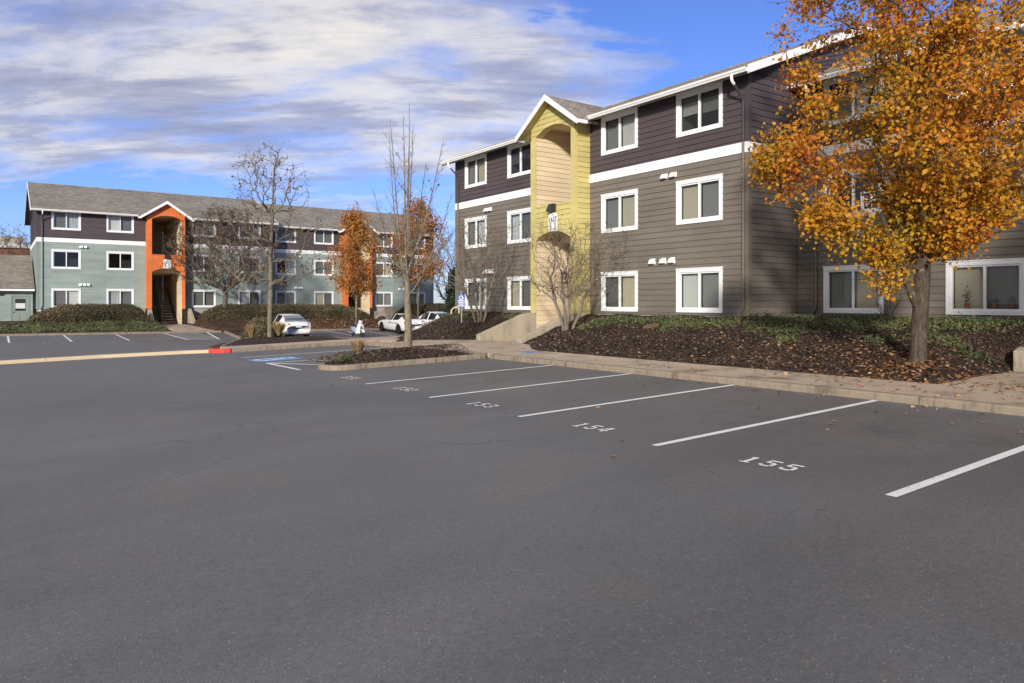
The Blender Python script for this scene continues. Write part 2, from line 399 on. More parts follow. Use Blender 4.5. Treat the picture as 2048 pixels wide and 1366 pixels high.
def leafmat(name, stops, trans=.35, clump=None, rough=.6):
    m, t, b = newmat(name); t.nodes.remove(b)
    o = [n for n in t.nodes if n.type == 'OUTPUT_MATERIAL'][0]
    geo = NN(t, 'ShaderNodeNewGeometry')
    f = geo.outputs['Random Per Island']
    co = NN(t, 'ShaderNodeTexCoord').outputs['Object']
    if clump:
        n = NN(t, 'ShaderNodeTexNoise'); n.inputs['Scale'].default_value = clump; n.inputs['Detail'].default_value = 2
        LK(t, co, n.inputs['Vector'])
        f = MATH(t, 'ADD', MATH(t, 'MULTIPLY', f, .55), MATH(t, 'MULTIPLY_ADD', n.outputs['Fac'], 1.5, -.52), clamp=True)
    col = RAMP(t, f, stops)
    d = NN(t, 'ShaderNodeBsdfPrincipled'); LK(t, col, d.inputs['Base Color']); d.inputs['Roughness'].default_value = rough; d.inputs['Specular IOR Level'].default_value = .3
    tl = NN(t, 'ShaderNodeBsdfTranslucent'); LK(t, col, tl.inputs[0])
    mx = NN(t, 'ShaderNodeMixShader'); mx.inputs[0].default_value = trans
    LK(t, d.outputs[0], mx.inputs[1]); LK(t, tl.outputs[0], mx.inputs[2]); LK(t, mx.outputs[0], o.inputs[0])
    return m
M['leaf_autumn'] = leafmat('autumn_leaves', [(0.0, (.17, .15, .018)), (.16, (.40, .25, .020)), (.42, (.56, .285, .020)), (.66, (.55, .21, .018)), (.86, (.44, .13, .018)), (1, (.32, .055, .016))], .35, .55)
M['leaf_rust'] = leafmat('rust_leaves', [(0.0, (.42, .26, .050)), (.35, (.44, .21, .046)), (.7, (.37, .14, .042)), (1, (.22, .08, .036))], .3, .6)
M['leaf_brown'] = leafmat('withered_leaves', [(0, (.10, .055, .03)), (1, (.19, .10, .05))], .2)
M['leaf_red'] = leafmat('red_leaves', [(0, (.34, .035, .02)), (1, (.42, .11, .03))], .3)
M['leaf_fallen'] = leafmat('fallen_leaves', [(0.0, (.16, .075, .035)), (.3, (.28, .135, .055)), (.6, (.38, .20, .09)), (.85, (.46, .30, .17)), (1, (.26, .065, .03))], .1)
M['hedge'] = leafmat('hedge_leaves', [(0, (.050, .048, .026)), (.5, (.108, .095, .052)), (.85, (.165, .130, .075)), (1, (.25, .155, .090))], .15, .5, .5)
M['hedge_core'] = plain('hedge_core', (.045, .038, .022), .95, .1, var=.4, vscale=14, bump=1, bscale=30)
M['juniper'] = leafmat('juniper_sprigs', [(0, (.045, .065, .030)), (.6, (.11, .135, .055)), (1, (.20, .19, .07))], .2, .8)
M['conifer'] = leafmat('evergreen_needles', [(0, (.012, .022, .012)), (1, (.035, .050, .024))], .1)
M['straw'] = leafmat('dry_grass_blades', [(0, (.26, .18, .08)), (1, (.50, .37, .19))], .3)
def bark(name, c0, c1, moss=None, amount=.62):
    m, t, b = newmat(name)
    b.inputs['Roughness'].default_value = .92; b.inputs['Specular IOR Level'].default_value = .15
    co = NN(t, 'ShaderNodeTexCoord').outputs['Object']
    mp = NN(t, 'ShaderNodeMapping'); mp.inputs['Scale'].default_value = (1, 1, .28); LK(t, co, mp.inputs[0])
    n = NN(t, 'ShaderNodeTexNoise'); n.inputs['Scale'].default_value = 24; n.inputs['Detail'].default_value = 6; n.inputs['Roughness'].default_value = .7; LK(t, mp.outputs[0], n.inputs['Vector'])
    col = RAMP(t, n.outputs['Fac'], [(.32, c0), (.66, c1)])
    if moss:
        n2 = NN(t, 'ShaderNodeTexNoise'); n2.inputs['Scale'].default_value = 5; n2.inputs['Detail'].default_value = 7; n2.inputs['Roughness'].default_value = .75; LK(t, co, n2.inputs['Vector'])
        col = MIXC(t, RAMP(t, n2.outputs['Fac'], [(amount, (0, 0, 0)), (amount + .05, (1, 1, 1))]), col, moss)
    LK(t, col, b.inputs['Base Color'])
    bp = NN(t, 'ShaderNodeBump'); bp.inputs['Strength'].default_value = 1; bp.inputs['Distance'].default_value = .03
    LK(t, n.outputs['Fac'], bp.inputs['Height']); LK(t, bp.outputs[0], b.inputs['Normal'])
    return m
M['bark'] = bark('pear_bark', (.028, .022, .017), (.125, .100, .076), (.22, .21, .16), .60)
M['bark_pale'] = bark('pale_lichen_bark', (.105, .085, .062), (.29, .24, .175), (.50, .30, .05), .655)
M['bark_mid'] = bark('lichen_bark', (.085, .070, .050), (.25, .215, .155), (.33, .33, .25), .58)
M['bark_dark'] = bark('grey_bark', (.060, .048, .040), (.165, .135, .110))
M['bark_twig'] = bark('pale_twig_bark', (.11, .092, .072), (.25, .215, .170), (.045, .040, .030), .60)

# ------------------------------------------------------------------ ground levels
def lot(x, y):
    near = lambda xx: .0036 * xx + .027 * min(max(y, -40), 14)
    if x >= -27: return near(x)
    n0 = near(-27); yy = min(max(y, -6), 34)
    ze = -.27 - .012 * (yy - 2); zk = -.16 - .0066 * (yy - 3.7)
    if x >= -44: return n0 + (ze - n0) * (-27 - x) / 17
    if x >= -50: return ze + (zk - ze) * (-44 - x) / 6
    return zk
KX = -50.0
def far_bed(x, y):
    z0 = lot(KX, y) + .13
    t = sstep(0.1, 7.0, KX - .2 - x)
    z = z0 + (.50 - z0) * t + .05 * fbm(x, y, .5)
    for c in (10.63, 27.25):                                    # the two entry walks cut through the bed
        d = abs(y - c)
        if d < 1.9 and x < -50.2:
            z = min(z, z + ((walk_far(x) - .12) - z) * (1 - sstep(1.05, 1.6, d)))
    return z
def walk_far(x):
    return -.06 + .16 * sstep(0, 9, KX - x)
YF, XL, XC, REC = 17.48, -28.97, -12.84, 2.46
def toe(x):
    if x < -24.5: return 12.6
    if x < -22: return 12.6 + 1.8 * sstep(-24.5, -22.1, x)
    if x < -19.7: return 14.4
    if x < -16: return 14.4 - 1.75 * sstep(-19.7, -16.3, x)
    return 12.65 if x < -5.62 else 16.0
def walk_z(x, y): return lot(x, y) + .125
def bank(x, y):
    t0 = toe(x); top = 1.36
    zs = walk_z(max(x, -26), min(t0, 14)) - .02
    if -22.05 < x < -19.7 or (-5.62 < x < -3.4):
        return zs - .3
    t = (y - t0) / (17.3 - t0)
    if t < 0: z = zs - .25 * min(1, -t * 4)
    else:
        t = min(1, t); z = zs + (top - zs) * (t ** .9)
    if x > -9 and y < 16.2: z = min(z, zs + .46 * max(0, -5.6 - x))
    z += (.045 * fbm(x, y, 1.1, 4, 3) + .02 * fbm(x, y, 4, 3, 1)) * sstep(-.02, .2, t)
    # left flank runs down to the lower car park
    e = sstep(0, 1, ((x + 27.4) + (y - 12.6) * .80) / 2.6)
    zl = lot(x, y) - .12
    return zl + (z - zl) * e

def grid(name, xs, ys, fz, mat, kind='structure', smooth=True, label=None):
    V = [(x, y, fz(x, y)) for y in ys for x in xs]; nx = len(xs)
    F = [(j * nx + i, j * nx + i + 1, (j + 1) * nx + i + 1, (j + 1) * nx + i) for j in range(len(ys) - 1) for i in range(nx - 1)]
    o = np_mesh(name, V, F, mat, None, smooth); tag(o, kind=kind, label=label); return o
ar = lambda a, b, n: list(np.linspace(a, b, n))

# one ground sheet to the horizon, the car park lying on it
grid('ground', ar(-1500, 1500, 31), ar(-1500, 1500, 31), lambda x, y: -1.6, M['soil'])
lotmesh = grid('parking_lot', ar(-50, 26, 77), ar(-40, 50, 91), lot, M['asphalt'], smooth=False)
grid('far_mulch_bed', ar(-64, -50.15, 57), ar(-14, 40, 181), far_bed, M['litter'])
def bank_x(): return ar(-33, 2, 281)
grid('mulch_bank', bank_x(), ar(12.5, 20.0, 101), bank, M['mulch'])

# kerbs: an extruded, slightly rounded profile along a polyline, in cast lengths
def kerb(name, pts, fz, mat, h=.125, w=.16, seg=2.9, gap=.012, sides=1):
    pts = [Vector((p[0], p[1], 0)) for p in pts]
    fine = [pts[0]]
    for a, b in zip(pts, pts[1:]):
        n = max(1, int((b - a).length / .3))
        fine += [a.lerp(b, (i + 1) / n) for i in range(n)]
    # split in lengths
    lens = [0]
    for a, b in zip(fine, fine[1:]): lens.append(lens[-1] + (b - a).length)
    m = MB(); prof = [(0, -.12), (.006, h - .035), (.016, h - .010), (.04, h), (w, h), (w, -.12)]
    def ring(i, off):
        a = fine[max(i - 1, 0)]; b = fine[min(i + 1, len(fine) - 1)]; d = (b - a).normalized(); nrm = Vector((-d.y, d.x, 0)) * sides
        p = fine[i] + d * off; z = fz(p.x, p.y)
        return [(p.x + nrm.x * o, p.y + nrm.y * o, z + zz) for o, zz in prof]
    start = 0; nextcut = seg
    for i in range(1, len(fine)):
        if lens[i] >= nextcut or i == len(fine) - 1:
            rows = [ring(j, gap / 2 if j == start else (-gap / 2 if j == i else 0)) for j in range(start, i + 1)]
            np_ = len(prof); vs = [v for r in rows for v in r]
            fs = [(r * np_ + k, r * np_ + k + 1, (r + 1) * np_ + k + 1, (r + 1) * np_ + k) for r in range(len(rows) - 1) for k in range(np_ - 1)]
            fs += [tuple(range(np_)), tuple((len(rows) - 1) * np_ + k for k in range(np_))]
            m.add(vs, fs); start = i; nextcut += seg
    o = m.build(name, mat); tag(o, kind='structure'); return o
def arc(c, r, a0, a1, n=7): return [(c[0] + r * math.cos(R(a0 + (a1 - a0) * i / n)), c[1] + r * math.sin(R(a0 + (a1 - a0) * i / n))) for i in range(n + 1)]
KY = 11.08
# the kerb along the building pavement, its corner, and the run down to the red nose
main_pts = [(24, KY), (-16.6, KY)]
kerb('kerb', main_pts, lot, M['kerb'], sides=-1)
kerb('kerb', [(-16.9, KY + .02), (-24.6, KY + .02)] + arc((-24.75, KY - .75), .72, 90, 180, 5) + [(-25.47, 10.2), (-25.47, 6.50)], lot, M['kerb'], sides=-1)
kerb('red_kerb', [(-25.47, 6.47)] + arc((-26.02, 6.42), .55, 0, -165, 9), lot, M['redpaint'], sides=-1, h=.14, seg=9)
# island between the accessible bay and bay 151
isl_front = [(-16.72, KY - .03), (-16.72, 7.35)] + arc((-17.32, 7.15), .60, 0, -90, 6)
isl_back = [(-17.6, 6.56), (-18.35, 6.95), (-19.1, 7.7), (-19.35, 9.0), (-18.9, 10.2), (-17.6, KY - .03)]
kerb('kerb', isl_front + isl_back[:3], lot, M['kerb'], sides=-1, seg=1.75)
kerb('kerb', isl_back[2:], lot, M['kerb'], sides=-1, seg=2.4)
kerb('kerb', [(KX, 3.0 - 17), (KX, 12.1)], lot, M['kerb'], sides=1, seg=3)
kerb('kerb', [(KX, 13.7), (KX, 40)], lot, M['kerb'], sides=1, seg=3)
kerb('kerb', [(KX + .1, 12.2), (-43, 11.5), (-38.6, 10.6), (-34.4, 8.9), (-28.6, 6.9), (-26.7, 6.45)], lot, M['kerb'], sides=1, seg=2.5)
kerb('kerb', [(-28.5, 12.3), (-32.4, 12.6), (-38.6, 13.1), (KX + .1, 13.6)], lot, M['kerb'], sides=1, seg=2.5)

# pavement: cast slabs with joints over a dark bed
def slab_poly(m, poly, fz, th=.12):
    top = [(x, y, fz(x, y)) for x, y in poly]; bot = [(x, y, z - th) for x, y, z in top]; n = len(poly)
    m.add(top + bot, [tuple(range(n))] + [(i, i + n, (i + 1) % n + n, (i + 1) % n) for i in range(n)])
wz = lambda x, y: lot(x, y) + .122
m = MB(); g = .006
xs = [20 - 1.83 * i for i in range(26)]
for a, b in zip(xs, xs[1:]):
    x1, x0 = a - g, b + g
    if x0 < -25.2: break
    yb0 = toe(x0) + .05; yb1 = toe(x1) + .05
    if x1 > -7: yb0 = yb1 = 0
    if x0 < -15.5: yb0 = max(yb0, 12.7); yb1 = max(yb1, 12.7)
    slab_poly(m, [(x0, KY + .162), (x1, KY + .162), (x1, 12.66), (x0, 12.66)], wz)
    if max(yb0, yb1) > 12.75: slab_poly(m, [(x0, 12.675), (x1, 12.675), (x1, max(12.68, yb1)), (x0, max(12.68, yb0))], wz)
zf = lambda x, y: lot(x, y) + .122
slab_poly(m, [(-25.3, 11.3), (-25.21, 12.66), (-27.4, 12.66), (-27.1, 11.3)], zf)
slab_poly(m, [(-27.42, 12.66), (-25.22, 12.67), (-25.3, 15.5), (-28.4, 15.2)], zf)
for y0, y1 in ((6.5, 8.3), (8.3, 9.75), (9.75, 11.28)):
    slab_poly(m, [(-25.63, y0 + g), (-25.63, y1 - g), (-27.1, y1 - g), (-27.1, y0 + g)], zf)
slab_poly(m, [(-5.6, 12.675), (-3.4, 12.675), (-3.4, 14.3), (-5.6, 14.3)], wz); slab_poly(m, [(-5.6, 14.312), (-3.4, 14.312), (-3.4, 16.0), (-5.6, 16.0)], wz)
o = m.build('pavement', M['walk']); tag(o, kind='structure')
m = MB()
slab_poly(m, [(-22.0, 14.4), (-19.72, 14.4), (-19.72, 24), (-22.0, 24)], lambda x, y: walk_z(x, 12.6) - .02 - .02 * min(4, y - 14.4))
slab_poly(m, [(-5.6, 16.012), (-3.4, 16.012), (-3.4, 24), (-5.6, 24)], lambda x, y: walk_z(x, 12.6))
for c in (10.63, 27.25):
    for i in range(6):
        a, b = KX - .17 - i * 2, KX - .17 - (i + 1) * 2
        slab_poly(m, [(a - g, c - 1.05), (a - g, c + 1.05), (b + g, c + 1.05), (b + g, c - 1.05)], lambda x, y: walk_far(x))
o = m.build('entry_path', M['walk']); tag(o, kind='structure')

# planted islands
def fill(name, poly, fz, mat, step=.16, inset=0.0):
    xs_ = [p[0] for p in poly]; ys_ = [p[1] for p in poly]
    def inside(x, y):
        c = False; j = len(poly) - 1
        for i in range(len(poly)):
            (xi, yi), (xj, yj) = poly[i], poly[j]
            if (yi > y) != (yj > y) and x < (xj - xi) * (y - yi) / (yj - yi) + xi: c = not c
            j = i
        return c
    def dist(x, y):
        best = 9; P = Vector((x, y))
        for i in range(len(poly)):
            a = Vector(poly[i]); b = Vector(poly[(i + 1) % len(poly)]); ab = b - a
            t = max(0, min(1, (P - a).dot(ab) / max(ab.dot(ab), 1e-9))); best = min(best, (P - a - ab * t).length)
        return best if inside(x, y) else -best
    X = np.arange(min(xs_) - step, max(xs_) + 2 * step, step); Y = np.arange(min(ys_) - step, max(ys_) + 2 * step, step)
    nx, ny = len(X), len(Y); D = [[dist(x, y) for x in X] for y in Y]
    idx = {}; V = []; F = []
    def vid(i, j):
        if (i, j) not in idx:
            idx[(i, j)] = len(V); V.append((X[i], Y[j], fz(X[i], Y[j], D[j][i])))
        return idx[(i, j)]
    for j in range(ny - 1):
        for i in range(nx - 1):
            if max(D[j][i], D[j][i + 1], D[j + 1][i], D[j + 1][i + 1]) > -.02: F.append((vid(i, j), vid(i + 1, j), vid(i + 1, j + 1), vid(i, j + 1)))
    o = np_mesh(name, V, F, mat, None, True); tag(o, kind='structure'); return o
isl_poly = [(-16.86, 11.1), (-16.86, 7.35), (-17.0, 6.95), (-17.35, 6.72), (-17.6, 6.72), (-18.3, 7.07), (-18.97, 7.77), (-19.2, 9.0), (-18.78, 10.1), (-17.6, 11.0)]
def isl_z(x, y, d): return lot(x, y) + .085 + .26 * sstep(0, 1.15, d) + .03 * fbm(x, y, 2.2, 4, 2) if d > -.05 else lot(x, y) + .06
fill('mulch_island', isl_poly, isl_z, M['mulch'], .1)
isl2 = [(-27.12, 6.3), (-27.12, 11.3), (-28.5, 12.1), (-32.4, 12.5), (-38.6, 12.95), (-49.9, 13.45), (-49.9, 12.35), (-43, 11.65), (-38.6, 10.75), (-34.4, 9.05), (-28.6, 6.66)]
fill('mulch_island', isl2, lambda x, y, d: lot(x, y) + .09 + (.14 if x > -31 else .05) * sstep(0, 1.3, d) + .03 * fbm(x, y, 2, 4, 5), M['mulch'], .18)

# ------------------------------------------------------------------ painted markings (parts of the car park)
def strip(m, a, b, w, dz=.006, n=None):
    a = Vector((a[0], a[1], 0)); b = Vector((b[0], b[1], 0)); d = (b - a); L = d.length; d.normalize(); q = Vector((-d.y, d.x, 0)) * (w / 2)
    n = n or max(1, int(L / .5)); P = lambda v: (v.x, v.y, lot(v.x, v.y) + dz)
    for i in range(n):
        s, t = a + d * (L * i / n), a + d * (L * (i + 1) / n)
        m.quad(P(s - q), P(t - q), P(t + q), P(s + q))
def mark(name, segs, mat, label=None, w=.10, dz=.006):
    m = MB()
    for s in segs: strip(m, s[0], s[1], s[2] if len(s) > 2 else w, dz)
    o = m.build(name, mat, lotmesh)
    if label: o['label'] = label
    return o
LX = [-13.77, -11.10, -8.44, -5.79, -3.10, -0.45, 2.2, 4.85]
for i, x in enumerate(LX): mark('stall_line', [((x, 6.15), (x, KY - .03))], M['line'])
mark('stall_line', [((-22.85, 6.1), (-22.85, KY - .1))], M['line'])
mark('hatched_aisle', [((-20.3, 6.12), (-17.75, 6.16)), ((-20.3, 6.10), (-20.3, 10.6)), ((-20.2, 6.2), (-18.4, 7.15)), ((-20.3, 7.35), (-19.1, 7.95)), ((-20.3, 8.6), (-19.3, 9.1)), ((-20.3, 9.8), (-19.0, 10.4))], M['line'], 'white hatched access aisle beside the blue bay', w=.11)
for y in (0.5, 3.2, 5.9): mark('stall_line', [((-44.2, y), (KX + .05, y))], M['line'])
mark('hatched_aisle', [((-44.2, 8.85), (KX + .05, 8.6)), ((-44.2, 10.55), (KX + .05, 11.2)), ((-44.2, 8.85), (-44.2, 10.55))] + [((x, 8.8), (x - .9, 10.7)) for x in (-44.6, -45.6, -46.6, -47.6, -48.6)], M['line'], 'white hatched aisle before the orange stair entry', w=.12)
for y in (16.6, 19.25, 21.9, 24.5, 27.1, 29.7): mark('stall_line', [((-44, y), (KX + .05, y))], M['line'])
kerb('yellow_kerb', [(-26.9, -14), (-26.85, 0), (-26.75, 2.8), (-26.3, 5.2), (-25.95, 6.05)], lot, M['yellowpaint'], h=.105, w=.26, seg=5, sides=1)
# stencilled digits on a 6 x 10 raster of strokes, with stencil breaks
GL = {'0': [(0, 1.2, 1.5, 8.8), (4.5, 1.2, 6, 8.8), (.6, 0, 2.6, 1.4), (3.4, 0, 5.4, 1.4), (.6, 8.6, 2.6, 10), (3.4, 8.6, 5.4, 10)],
      '1': [(2.2, 1.2, 4.0, 10), (.8, 0, 5.4, 1.2), (1.0, 8.2, 2.4, 9.6)],
      '2': [(.2, 7.4, 1.8, 9.2), (1.2, 8.7, 5.0, 10), (4.3, 5.6, 6, 9.0), (2.8, 3.8, 5.2, 5.6), (1.0, 2.0, 3.2, 3.8), (0, 0, 6, 1.5)],
      '3': [(.3, 8.6, 5.2, 10), (4.4, 5.8, 6, 9.0), (2.0, 4.6, 4.8, 5.8), (4.4, 1.2, 6, 4.6), (.4, 0, 5.2, 1.4), (0, 1.0, 1.5, 2.6)],
      '4': [(3.6, 0, 5.2, 2.0), (3.6, 3.6, 5.2, 10), (0, 2.2, 6.4, 3.6), (.6, 3.6, 2.0, 5.4), (1.5, 5.2, 2.9, 7.4), (2.3, 7.0, 3.6, 9.6)],
      '5': [(.6, 8.5, 6, 10), (.6, 5.4, 2.0, 8.2), (2.0, 5.2, 4.8, 6.6), (4.4, 1.4, 6, 5.6), (1.2, 0, 5.0, 1.5), (0, .8, 1.5, 2.8)],
      '6': [(.2, 1.2, 1.8, 8.4), (1.4, 8.6, 5.2, 10), (2.1, 4.8, 5.0, 6.0), (4.4, 1.2, 6, 4.8), (1.0, 0, 5.2, 1.4)],
      '7': [(0, 8.5, 6, 10), (4.0, 6.0, 5.8, 8.5), (2.8, 3.0, 4.6, 6.0), (1.8, 0, 3.4, 3.0)],
      '8': [(.4, 8.7, 5.6, 10), (.2, 5.9, 1.7, 8.5), (4.3, 5.9, 5.8, 8.5), (.8, 4.5, 5.2, 5.8), (0, 1.3, 1.6, 4.4), (4.4, 1.3, 6, 4.4), (.5, 0, 5.5, 1.3)],
      '9': [(.6, 8.6, 5.0, 10), (0, 5.4, 1.6, 8.8), (4.2, 1.4, 5.8, 8.8), (1.2, 4.2, 4.0, 5.6), (.8, 0, 4.6, 1.4)]}
def number(txt, cx, cy, rot, cw=.0255, ch=.027):
    c, s = math.cos(rot), math.sin(rot); wtot = (len(txt) * 9 - 3) * cw
    def P(u, v, dz):
        x, y = cx + u * c - v * s, cy + u * s + v * c; return (x, y, lot(x, y) + dz)
    m = MB()
    for i, chh in enumerate(txt):
        for (a, b, d, e) in GL[chh]:
            ch_ = .28
            u0 = -wtot / 2 + (i * 9 + a) * cw; u1 = -wtot / 2 + (i * 9 + d) * cw; v0, v1 = (b - 5) * ch, (e - 5) * ch; k_ = ch_ * cw
            m.add([P(u0 + k_, v0, .008), P(u1 - k_, v0, .008), P(u1, v0 + k_, .008), P(u1, v1 - k_, .008), P(u1 - k_, v1, .008), P(u0 + k_, v1, .008), P(u0, v1 - k_, .008), P(u0, v0 + k_, .008)], [tuple(range(8))])
    o = m.build('stall_number', M['line'], lotmesh); o['label'] = 'white stencilled number ' + txt
for i, tx in enumerate(('151', '152', '153', '154', '155', '156')):
    x = (LX[i - 1] + LX[i]) / 2 if i else LX[0] - 1.3
    number(tx, x + .02, 6.38, R(2))
for tx, y in (('149', 1.95), ('148', 4.6), ('147', 7.3), ('146', 17.9), ('145', 20.6)): number(tx, -43.6, y, R(90))
# blue accessible bay panel with its white symbol
mark('accessible_panel', [((-21.38, 6.05), (-21.52, 7.35), 1.12)], M['bluepaint'], 'blue accessible parking panel with white wheelchair symbol', dz=.006)
m = MB()
def wheel_symbol(P, m, s=1.0, n=18):
    def ringseg(cx, cy, r0, r1, a0, a1):
        for i in range(n):
            t0, t1 = R(a0 + (a1 - a0) * i / n), R(a0 + (a1 - a0) * (i + 1) / n)
            m.quad(P(cx + r0 * math.cos(t0), cy + r0 * math.sin(t0)), P(cx + r1 * math.cos(t0), cy + r1 * math.sin(t0)), P(cx + r1 * math.cos(t1), cy + r1 * math.sin(t1)), P(cx + r0 * math.cos(t1), cy + r0 * math.sin(t1)))
    ringseg(-.04, -.17, .16, .235, 130, 370)
    ringseg(-.06, .36, .0, .075, 0, 360)
    for q in (((-.11, .24), (-.03, .24), (-.01, -.05), (-.10, -.05)), ((-.10, .06), (-.10, -.06), (.17, -.06), (.17, .04)), ((.10, -.06), (.18, -.02), (.27, -.27), (.20, -.30)), ((.20, -.30), (.24, -.24), (.36, -.20), (.36, -.26)), ((-.03, .17), (-.03, .09), (.13, .09), (.13, .15))):
        m.quad(*[P(*p) for p in q])
def Pb(u, v):
    x, y = -21.45 + u * 1.45, 6.7 + v * 1.45; return (x, y, lot(x, y) + .011)
wheel_symbol(Pb, m); o = m.build('wheelchair_symbol', M['line'], lotmesh)

# ------------------------------------------------------------------ apartment buildings
LAP = .185
def siding(m, P, us, intervals, lap=LAP, lip=.024, z_org=0.0, mi=0):
    """lap boards as geometry. P(u, z, out); intervals(um) -> [(lo(u), hi(u))]"""
    for a, b in zip(us, us[1:]):
        if b - a < 1e-5: continue
        for lo, hi in intervals((a + b) / 2):
            l0, l1, h0, h1 = lo(a), lo(b), hi(a), hi(b)
            if b - a > .5 and abs(l0 - l1) + abs(h0 - h1) < 1e-6:
                k0 = int(math.floor((l0 - z_org) / lap)); k1 = int(math.ceil((h0 - z_org) / lap))
                for k_ in range(k0, k1):
                    z0, z1 = max(z_org + k_ * lap, l0), min(z_org + (k_ + 1) * lap, h0)
                    if z1 - z0 < 1e-5: continue
                    ph = (k_ * 1.37 + (k_ % 3) * .61) % 3.66; n0 = math.floor((a - ph) / 3.66) + 1
                    cuts = [a] + [ph + q * 3.66 for q in range(n0, n0 + 9) if a + .05 < ph + q * 3.66 < b - .05] + [b]
                    o = lambda z: .004 + lip * (z_org + (k_ + 1) * lap - z) / lap
                    for qi, (c0, c1) in enumerate(zip(cuts, cuts[1:])):
                        m.quad(P(c0, z0, o(z0)), P(c1, z0, o(z0)), P(c1, z1, o(z1)), P(c0, z1, o(z1)), mi)
                    if z0 > l0 + 1e-6 or abs(z0 - (z_org + k_ * lap)) < 1e-6: m.quad(P(a, z0, .0), P(b, z0, .0), P(b, z0, o(z0)), P(a, z0, o(z0)), mi)
                continue
            k0 = int(math.floor((min(l0, l1) - z_org) / lap)); k1 = int(math.ceil((max(h0, h1) - z_org) / lap))
            for k_ in range(k0, k1):
                z0, z1 = z_org + k_ * lap, z_org + (k_ + 1) * lap
                c = lambda z, l, h: min(max(z, l), h)
                a0, a1, b0, b1 = c(z0, l0, h0), c(z1, l0, h0), c(z0, l1, h1), c(z1, l1, h1)
                if a1 - a0 < 1e-5 and b1 - b0 < 1e-5: continue
                o = lambda z: .004 + lip * (z1 - z) / lap
                m.quad(P(a, a0, o(a0)), P(b, b0, o(b0)), P(b, b1, o(b1)), P(a, a1, o(a1)), mi)
                if a0 == z0 or b0 == z0: m.quad(P(a, a0, .0), P(b, b0, .0), P(b, b0, o(b0)), P(a, a0, o(a0)), mi)
def wall_holes(m, P, u0, u1, z0, z1, holes, mi=0, extra=()):
    us = sorted({u0, u1, *extra, *[h[0] for h in holes if u0 < h[0] < u1], *[h[1] for h in holes if u0 < h[1] < u1]})
    zz0 = z0 if callable(z0) else (lambda u: z0); zz1 = z1 if callable(z1) else (lambda u: z1)
    def iv(um):
        hs = sorted([(h[2], h[3]) for h in holes if h[0] - 1e-6 < um < h[1] + 1e-6])
        out_ = []; cur = zz0
        for (a, b) in hs:
            out_.append((cur, (lambda a: lambda u: min(max(a, zz0(u)), zz1(u)))(a))); cur = (lambda b: lambda u: min(max(b, zz0(u)), zz1(u)))(b)
        out_.append((cur, zz1)); return out_
    siding(m, P, us, iv, mi=mi)

WW, WH = 1.78, 1.35
def window(parent, P, u, z, kinds, interior, slats=True, frac=(1, 1)):
    m = MB(); t = .105; o1 = .045
    bx = lambda a, b, c, d, e, f: m.box(a, b, c, d, e, f, lambda x, y, zz: P(x, zz, y))
    bx(u, u + WW, -.02, o1, z, z + t); bx(u, u + WW, -.02, o1, z + WH - t, z + WH)
    bx(u, u + t, -.02, o1 - .003, z + t, z + WH - t); bx(u + WW - t, u + WW, -.02, o1 - .003, z + t, z + WH - t)
    bx(u - .02, u + WW + .02, -.02, o1 + .012, z + WH, z + WH + .025)
    i0, i1, j0, j1 = u + t, u + WW - t, z + t, z + WH - t; s = .045
    bx(i0, i1, -.06, .015, j0, j0 + s); bx(i0, i1, -.06, .015, j1 - s, j1)
    bx(i0, i0 + s, -.06, .013, j0 + s, j1 - s); bx(i1 - s, i1, -.06, .013, j0 + s, j1 - s)
    mid = (i0 + i1) / 2
    bx(mid - .03, mid + .03, -.055, .02, j0 + s, j1 - s)
    f = m.build('window', M['vinyl'], parent)
    for k_, (a, b, d) in enumerate(((i0 + s, mid - .03, -.03), (mid + .03, i1 - s, -.015))):
        g_ = MB(); g_.quad(P(a, j0 + s, d), P(b, j0 + s, d), P(b, j1 - s, d), P(a, j1 - s, d)); g_.build('glass_pane', M['glass'], f)
        kd = kinds[k_]
        if kd in BL:
            bl = MB(); zt, zb = j1 - s, j0 + s + (1 - frac[k_]) * (j1 - j0 - 2 * s)
            if kd == 'curtain':
                n = 14
                for q in range(n):
                    ua, ub = a + (b - a) * q / n, a + (b - a) * (q + 1) / n; da, db = -.13 - .02 * (q % 2), -.13 - .02 * ((q + 1) % 2)
                    bl.quad(P(ua, zb, da), P(ub, zb, db), P(ub, zt, db), P(ua, zt, da))
                bl.build('curtain', BL[kd], f)
            else:
                n = 34 if slats else 12; hh = (zt - zb) / n
                for q in range(n):
                    zq = zb + q * hh
                    bl.quad(P(a, zq, -.115), P(b, zq, -.115), P(b, zq + hh * .96, -.135), P(a, zq + hh * .96, -.135))
                bl.build('blind', BL[kd], f)
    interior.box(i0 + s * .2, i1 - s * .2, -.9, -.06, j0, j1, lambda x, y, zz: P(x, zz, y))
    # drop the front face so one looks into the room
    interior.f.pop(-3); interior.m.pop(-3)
    return f

def text_obj(txt, size, P, parent, mat, name='number', bold=.0):
    cu_ = bpy.data.curves.new(name, 'FONT'); cu_.body = txt; cu_.size = size; cu_.align_x = 'CENTER'; cu_.offset = bold; cu_.resolution_u = 2
    tmp = bpy.data.objects.new('tmp', cu_); C.objects.link(tmp)
    dg = bpy.context.evaluated_depsgraph_get(); me = bpy.data.meshes.new_from_object(tmp.evaluated_get(dg))
    bpy.data.objects.remove(tmp); me.name = name
    for v in me.vertices: v.co = Vector(P(v.co.x, v.co.y))
    me.materials.clear(); me.materials.append(mat)
    return link(name, me, parent)

